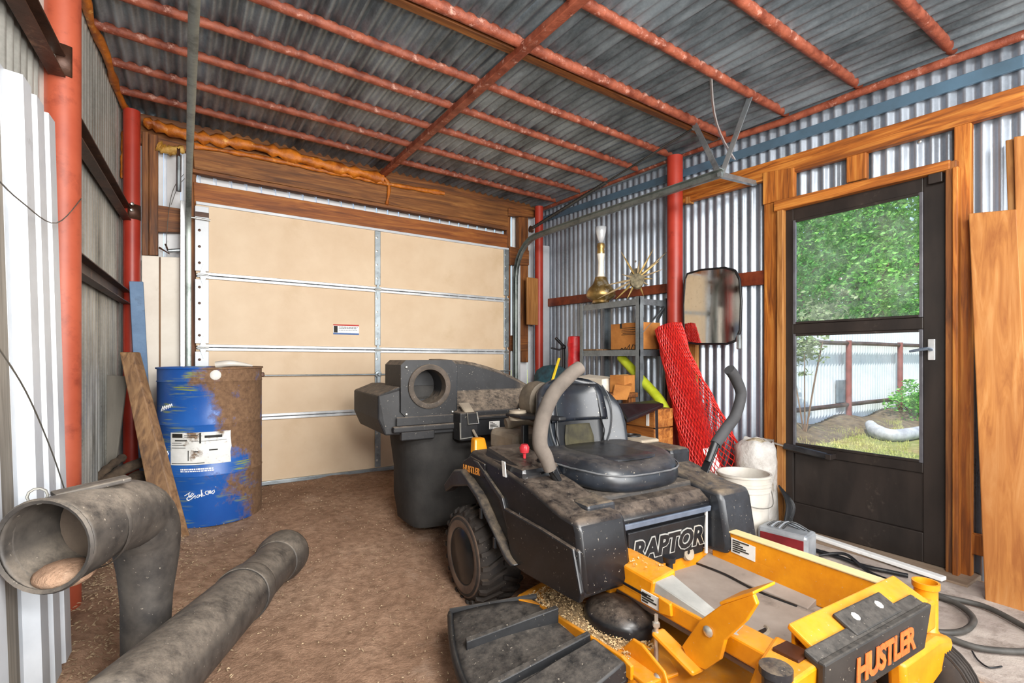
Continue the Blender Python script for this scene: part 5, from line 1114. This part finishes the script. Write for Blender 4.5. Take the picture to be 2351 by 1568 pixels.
for k, (s, z) in enumerate([(.09, .0), (.12, .05), (.125, .18), (.12, .30), (.125, .40), (.115, .50), (.09, .545)]):
    gbg.append([V((3.135+s*math.cos(a)*(1+.13*math.sin(4*a+k)+rg.uniform(-.06, .06)), 1.86+s*math.sin(a)*(1+.1*math.cos(5*a-k)), -.088+z+rg.uniform(-.012, .012))) for a in [2*math.pi*i/22 for i in range(22)]])
fb = empty('litter_bag', (3.135, 1.86, -.088), 'crumpled translucent white bag of dry litter beside the door stud', 'bag')
MB().loft(gbg, cap=False).build('film', mat('crumpled_white_film', '#a9a39c', '#d2cec9', 7, .35, 0, .8, c3='#8c8070', thr=(.55, .68), s3=9), fb, smooth=50, solid=.002)
MB().loft([[V((3.135+.105*s*math.cos(a), 1.86+.105*s*math.sin(a), z)) for a in [2*math.pi*i/18 for i in range(18)]] for s, z in [(1, .33), (.9, .40), (.6, .45), (.2, .47)]]).build('dry_litter', mat('dry_litter', '#9c8c70', '#d6c9ae', 40, .95, 0, .8), fb, smooth=60)
cb = empty('cable_bundle', (3.1, 1.75, -.09), 'bundle of black cables fanned out between the bucket and the door', 'cables')
for k in range(9):
    p = V((3.18+.006*k, 1.735-.004*k, .18-.008*k)); q = V((3.07+.018*k, 1.66+.004*k, -.09))
    MB().tube(smoothpath([p, p.lerp(q, .5)+V((.02, -.03, .03)), q], 5), .006, 6).build('strand', m_blk, cb, smooth=50)
# ------------------------------------------------------------------ mirror on the right wall
XMIR = 3.13
mi = empty('wall_mirror', onX(1632, 790, XMIR), 'rounded rectangular truck mirror hanging beside the red post', 'mirror')
ml = [(1578, 628), (1574, 640), (1570, 700), (1571, 770), (1578, 787), (1600, 790), (1670, 790), (1690, 783), (1699, 760), (1702, 690), (1698, 640), (1688, 620), (1664, 614), (1610, 619)]
mpoly = [onX(px, py, XMIR) for px, py in ml]; mc = sum(mpoly, V((0, 0, 0)))/len(mpoly)
MB().prism([mc+(p-mc)*1.0 for p in mpoly], (.02, 0, 0)).build('back_shell', m_blk, mi, bevel=.004)
MB().tube(mpoly, .006, 8, loop=True).build('frame', m_blk, mi, smooth=60)
def mirror_mat():
    t = Nt('old_mirror_glass'); n = t.noise(t.map((1, 5, .5)), 5, 10, .7); f = t.noise(t.map(), 40, 6, .7)
    c = t.mix(t.ramp(f, [(.55, 0.0), (.75, .35)]), L('#d8d8d4'), L('#6e6c66')); return t.fin(c, t.ramp(n, [(.35, .03), (.75, .12)]), 1.0)
MB().prism([mc+(p-mc)*.965-V((.004, 0, 0)) for p in mpoly], (.004, 0, 0)).build('glass', mirror_mat(), mi)
MB().tube([onX(1700, 700, XMIR+.01), onX(1699, 745, XMIR+.02), onX(1697, 770, XMIR+.02)], .007, 8).build('arm', m_blk, mi, smooth=50)
cm = onX(1697, 785, XMIR); MB().box(cm, (.03, .03, .10)).build('clamp', m_steel, mi, bevel=.008)
MB().bar(onX(1640, 625, XMIR+.02), V((3.29, onX(1640, 625, XMIR).y, onX(1640, 625, XMIR).z)), .025, .025).build('wall_arm', m_blk, mi, bevel=.003)
# ------------------------------------------------------------------ floor things by the screen door
cz = -.0975
c0 = onZ(1738, 1262, cz); c1 = onZ(1838, 1290, cz)
ca = empty('battery_charger', (c0+c1)/2, 'grey battery charger with a dark red front on the slab by the door', 'charger')
dx = (c1-c0); ux = V((dx.x, dx.y, 0)).normalized(); uy = V((-ux.y, ux.x, 0))
if uy.x < 0: uy = -uy
cl_ = .26; cd_ = .15; ch_ = .14; cc = c0+ux*cl_/2+uy*cd_/2
Rz = Matrix((tuple(ux), tuple(uy), (0, 0, 1))).transposed()
MB().box(cc+V((0, 0, ch_/2)), (cl_, cd_, ch_), Rz).build('case', mat('grey_painted_steel', '#8c9094', '#b2b6ba', 6, .35, .3, .05), ca, bevel=.018)
MB().box(cc-uy*(cd_/2+.001)+V((0, 0, ch_*.48)), (cl_*.86, .006, ch_*.66), Rz).build('front_panel', mat('dark_red_panel', '#5c1418', '#7c2226', 7, .35, 0, .03), ca, bevel=.002)
MB().box(cc-uy*(cd_/2+.003)+ux*.05+V((0, 0, ch_*.40)), (.07, .005, .012), Rz).build('panel_print', m_white_paint, ca)
for k in range(5):
    MB().tube(smoothpath([cc+ux*(-.09+.02*k)-uy*.03+V((0, 0, ch_)), cc+ux*(-.05+.02*k)+V((0, 0, ch_+.025+.004*k)), cc+ux*(.06+.012*k)+uy*.03+V((0, 0, ch_+.004))], 5), .005, 6).build('lead', mat('grey_lead', '#6e737a', '#9aa0a6', 8, .4, 0, 0) if k % 2 else m_blk, ca, smooth=50)
pa = onZ(1768, 1196, -.075); pb = onZ(2168, 1328, -.075)
MB().bar(V((pa.x, pa.y, -.078)), V((pb.x, pb.y, -.078)), .045, .02).build('white_strip', mat('white_plastic_strip', '#e2e2e0', '#f2f2f0', 5, .4, 0, .03, c3='#b0aca4', thr=(.6, .75)), None, bevel=.004, label='long white plastic strip lying on the sill below the screen door', cat='strip')
def cable(pts, r, label, z=-.093, name='cord', cat='cord', m=None, group=None):
    P_ = smoothpath([onZ(px, py, z+r+(h if len(t_) else 0)) for (px, py, *t_) in pts for h in [t_[0] if t_ else 0]], 7)
    return MB().tube(P_, r, 8).build(name, m or m_blk, None, smooth=60, label=label, cat=cat, group=group)
cable([(1868, 1262), (1930, 1280), (1985, 1300), (2040, 1312), (2085, 1322)], .011, 'thick black cord stretched along the slab beside the yellow rail')
cable([(1880, 1275), (1940, 1272, .03), (1990, 1310), (2035, 1330)], .008, 'twisted dark cord humped over the slab behind the mower rail')
cable([(1872, 1283), (1950, 1308), (2020, 1335), (2060, 1345)], .007, 'thin black cord lying nearest the mower rail')
m_hs = mat('grey_black_hose', '#35332f', '#4f4c48', 9, .6, 0, .1)
cable([(2120, 1352), (2160, 1368), (2260, 1392), (2351, 1438), (2440, 1490)], .012, 'black hose running to the right below the pine boards', name='hose', cat='hose', m=m_hs)
cable([(2130, 1362), (2195, 1385), (2235, 1420), (2215, 1447), (2165, 1452), (2120, 1440)], .012, 'grey hose loop curled behind the yellow caster tube', name='hose', cat='hose', m=m_hs)
cable([(2130, 1455), (2170, 1462), (2250, 1488), (2351, 1496), (2430, 1490)], .012, 'dark hose lying lowest on the slab at the right edge', name='hose', cat='hose', m=m_hs)
cable([(2232, 1495), (2245, 1515), (2270, 1532), (2300, 1530)], .003, 'short thin black wire curled on the slab', name='wire', cat='wire', m=m_blk)
# ------------------------------------------------------------------ boards leaning right of the door
def lean(name, q, t, m, label, group='pine boards leaning right of the screen door'):
    a = [onX(px, py, X) for px, py, X in q]
    return MB().hexa(a, [p+V((t, .004, 0)) for p in a]).build(name, m, None, bevel=.004, label=label, cat='board', group=group)
lean('pine_board', [(2224, 490, 3.20), (2262, 1392, 3.03), (2385, 1432, 3.03), (2334, 480, 3.20)], .022, m_pine, 'wide knotty pine board with rounded top leaning right of the screen door')
lean('pine_board', [(2308, 322, 3.262), (2345, 1400, 3.10), (2368, 1405, 3.10), (2328, 318, 3.262)], .04, m_pine2, 'narrow dark stick leaning behind the wide pine board')
lean('pine_board', [(2327, 314, 3.232), (2352, 1390, 3.10), (2440, 1420, 3.10), (2420, 300, 3.232)], .022, m_pine, 'taller orange pine board cut by the right edge of the photo')
# ------------------------------------------------------------------ yard outside the screen door
def grass_mat():
    t = Nt('yard_ground'); v = t.map(); a = t.noise(v, .55, 8, .7); b = t.noise(v, 9, 8, .75)
    c = t.ramp(a, [(.38, L('#8d7d52')), (.5, L('#7f8a48')), (.62, L('#5f7d34'))]); c = t.mix(t.ramp(b, [(.4, 0.0), (.65, .6)]), c, L('#c4b98a'))
    t.bump(b, .8, .05); return t.fin(c, .95, spec=.1)
MB().grid(lambda a, b: V((3.42+40*a**1.6, -22+60*b, -.16-.02*math.sin(3*a*9+b*40))), 40, 60).build('ground', grass_mat(), None, smooth=True, fixn=False, kind='structure', label='sunlit dry grass yard outside the screen door', cat='yard')
gr_ = random.Random(21); gm = MB()
for k in range(15000):
    X = gr_.uniform(4.6, 11.5); Y = gr_.uniform(.38*X-.4, min(.54*X+.3, 3.9)); z = -.165
    h = gr_.uniform(.02, .07)*(1.6 if Y > 3.4 else 1); w = .006; a = gr_.uniform(0, 3.14); dx_, dy_ = math.cos(a)*w, math.sin(a)*w; lx, ly = gr_.uniform(-.03, .03), gr_.uniform(-.03, .03)
    gm.add([(X-dx_, Y-dy_, z), (X+dx_, Y+dy_, z), (X+lx, Y+ly, z+h)], [(0, 1, 2)])
gm.build('grass', mat('grass_blades', '#7d8f3a', '#c2bf78', .8, .8, 0, 0), None, kind='stuff', fixn=False, label='short dry green grass blades in the yard', cat='grass')
FY = 3.96
fe = empty('metal_fence', (10, FY, -.15), 'pale metal sheet fence with red pipe posts across the yard', 'fence')
m_fsh = mat('pale_fence_sheet', '#c4d0d8', '#dfe7ec', 1.4, .5, .1, .03, c3='#a4b2bc', thr=(.6, .8), s3=2)
for k in range(14):
    x0 = 5.2+.8*k; mb = MB(); corr(mb, (x0, FY+.05, -.2), (1, 0, 0), (0, 0, 1), (0, 1, 0), .805, 1.72, .010, .1, 6); mb.build('fence_sheet', m_fsh, fe, smooth=60, fixn=False)
for x in (5.1, 7.2, 9.3, 11.4, 13.5, 15.6): MB().lathe([(.045, -.2), (.045, 1.28)], (x, FY-.06, 0), n=12).build('fence_post', mat('dull_red_pipe', '#6e3a34', '#8c4e46', 6, .6, 0, .1), fe, smooth=60)
for z in (1.225, .20): MB().tube([(5.1, FY-.05, z), (10, FY-.05, z+.01), (16, FY-.05, z)], .035, 10).build('fence_rail', m_rust, fe, smooth=60)
MB().bb((9.02, FY-.02, .24), (9.40, FY+.02, .62)).build('meter_box', mat('grey_box_paint', '#5c6a72', '#78868e', 5, .6, .1, .1), None, bevel=.01, label='grey metal box mounted on the yard fence behind a red post', cat='box')
# soil bank along the fence
MB().grid(lambda a, b: V((5.2+10.5*a, 3.2+.85*b, -.175+.17*math.sin(b*1.57)*(1+.3*math.sin(a*37)))), 60, 8).build('soil_bank', mat('dark_soil', '#4a4032', '#6e6048', 9, .95, 0, .8, c3='#8a8a52', thr=(.58, .7), s3=6), None, smooth=True, fixn=False, kind='stuff', label='low bank of dark soil along the foot of the fence', cat='soil')
lg = [onZ(1998, 975, -.02), onZ(2015, 992, -.06), onZ(2060, 1000, -.06), onZ(2150, 985, -.06)]
lgo = MB().tube(smoothpath(lg, 5), lerpl([.07, .10, .085, .08], 16), 10).build('fallen_log', mat('silvery_dead_wood', '#8a9096', '#bcc2c6', 6, .8, 0, .4, stretch=(1, 1, 1)), None, smooth=50, label='silvery fallen log lying in front of the yard fence', cat='log')
# foliage
def leaf_mat(name, c1, c2, c3):
    t = Nt(name); n = t.noise(t.map(), 1.1, 6, .7); f = t.noise(t.map(), 14, 3, .6)
    c = t.ramp(n, [(.35, L(c1)), (.65, L(c2))]); c = t.mix(t.ramp(f, [(.5, 0.0), (.7, .8)]), c, L(c3))
    t.b.inputs['Subsurface Weight'].default_value = 0; t.fin(c, .55)
    tl_ = t.n.new('ShaderNodeBsdfTranslucent'); t.l(c, tl_.inputs['Color']); mx = t.n.new('ShaderNodeMixShader'); mx.inputs[0].default_value = .35
    t.l(t.b.outputs[0], mx.inputs[1]); t.l(tl_.outputs[0], mx.inputs[2]); t.l(mx.outputs[0], t.n['Material Output'].inputs['Surface']); return t.m
m_leaf = leaf_mat('green_leaves', '#357f2c', '#68b83f', '#b9e080'); m_leaf2 = leaf_mat('deep_green_leaves', '#2a6b28', '#4b9a38', '#95cc62'); m_leaf3 = leaf_mat('grey_green_leaves', '#6f8a5a', '#93a878', '#c6d2a8')
m_bark = mat('tree_bark', '#5e4a3a', '#8a7058', 9, .9, 0, .6, stretch=(1, 1, .25))
def tree(x, y, h, cr, n, size, ml, label, name='tree', trunk=.22, seed=1, zc=None, stems=6, group='trees beyond the fence'):
    r = random.Random(seed); o = empty(name, (x, y, -.17), label, 'tree' if name == 'tree' else 'bush', group)
    zc = zc if zc is not None else h*.62
    if trunk: MB().tube([(x, y, -.2), (x+.05, y, h*.3), (x-.08, y+.05, h*.6)], [trunk, trunk*.8, trunk*.35], 10).build('trunk', m_bark, o, smooth=60)
    for k in range(stems):
        a = r.uniform(0, 6.28); b0 = V((x, y, h*r.uniform(.12, .4) if trunk else -.15)); e_ = V((x+cr[0]*.75*math.cos(a), y+cr[1]*.75*math.sin(a), zc+cr[2]*r.uniform(-.3, .5)))
        MB().tube(smoothpath([b0, b0.lerp(e_, .5)+V((0, 0, .12*h*.3)), e_], 4), lerpl([max(trunk*.35, .012), max(trunk*.08, .004)], 9), 6).build('branch', m_bark, o, smooth=60)
    cl = [V((r.gauss(0, .5), r.gauss(0, .5), r.gauss(0, .5))) for _ in range(38)]
    mb = MB()
    for k in range(n):
        c = r.choice(cl); p = V((c.x+r.gauss(0, .17), c.y+r.gauss(0, .17), c.z+r.gauss(0, .17)))
        if p.length > 1.25: p *= 1.25/p.length
        q = V((x+p.x*cr[0], y+p.y*cr[1], max(zc+p.z*cr[2], -.1))); s = size*r.uniform(.6, 1.35)
        n_ = V((r.gauss(0, 1), r.gauss(0, 1), r.gauss(.6, 1))).normalized(); a_, b_, _ = frame_of(n_, (r.random(), r.random(), r.random()+.1))
        mb.add([q-a_*s, q+b_*s*.5-a_*s*.1, q+a_*s, q-b_*s*.5-a_*s*.1], [(0, 1, 2, 3)])
    mb.build('foliage', ml, o, fixn=False, kind='stuff'); return o
tree(15.6, 6.05, 6.4, (3.0, 2.4, 2.9), 26000, .062, m_leaf, 'leafy green tree with a thick brown trunk behind the fence', trunk=.26, seed=3, zc=3.9)
tree(12.3, 6.9, 4.6, (2.6, 1.6, 2.4), 16000, .052, m_leaf2, 'bushy deep green tree left of the thick trunk behind the fence', trunk=.12, seed=5, zc=2.6)
tree(19.5, 7.2, 7.0, (3.2, 2.6, 3.4), 15000, .075, m_leaf, 'bright green tree on the right side of the door glass', trunk=.2, seed=7, zc=3.8)
tree(22.0, 11.0, 9.5, (6.0, 3.2, 4.8), 15000, .13, m_leaf2, 'tall dark tree standing furthest back in the yard', trunk=.3, seed=9, zc=4.6)
tree(10.6, 5.0, 2.6, (2.2, .6, .9), 4200, .055, m_leaf3, 'low grey green shrub row showing above the fence', name='shrub', trunk=0, seed=12, zc=1.35, group='shrubs near the fence')
tree(14.2, 4.9, 2.6, (2.0, .6, .8), 3000, .06, m_leaf2, 'dense dark shrub showing above the fence right of the trunk', name='shrub', trunk=0, seed=15, zc=1.4, group='shrubs near the fence')
bs = onZ(2085, 962, -.1)
tree(bs.x+.3, bs.y+.0, .6, (.7, .3, .34), 1700, .032, m_leaf, 'small fresh green weed bush at the foot of the fence', name='shrub', trunk=0, seed=18, zc=.17, group='shrubs near the fence')
lb_ = atD(1848, 805, 7.0)
tree(lb_.x, lb_.y, 1.6, (.32, .3, .28), 420, .04, m_leaf3, 'pale leafy sapling in front of the fence at the left of the glass', name='shrub', trunk=0, seed=20, zc=lb_.z, group='shrubs near the fence', stems=5)
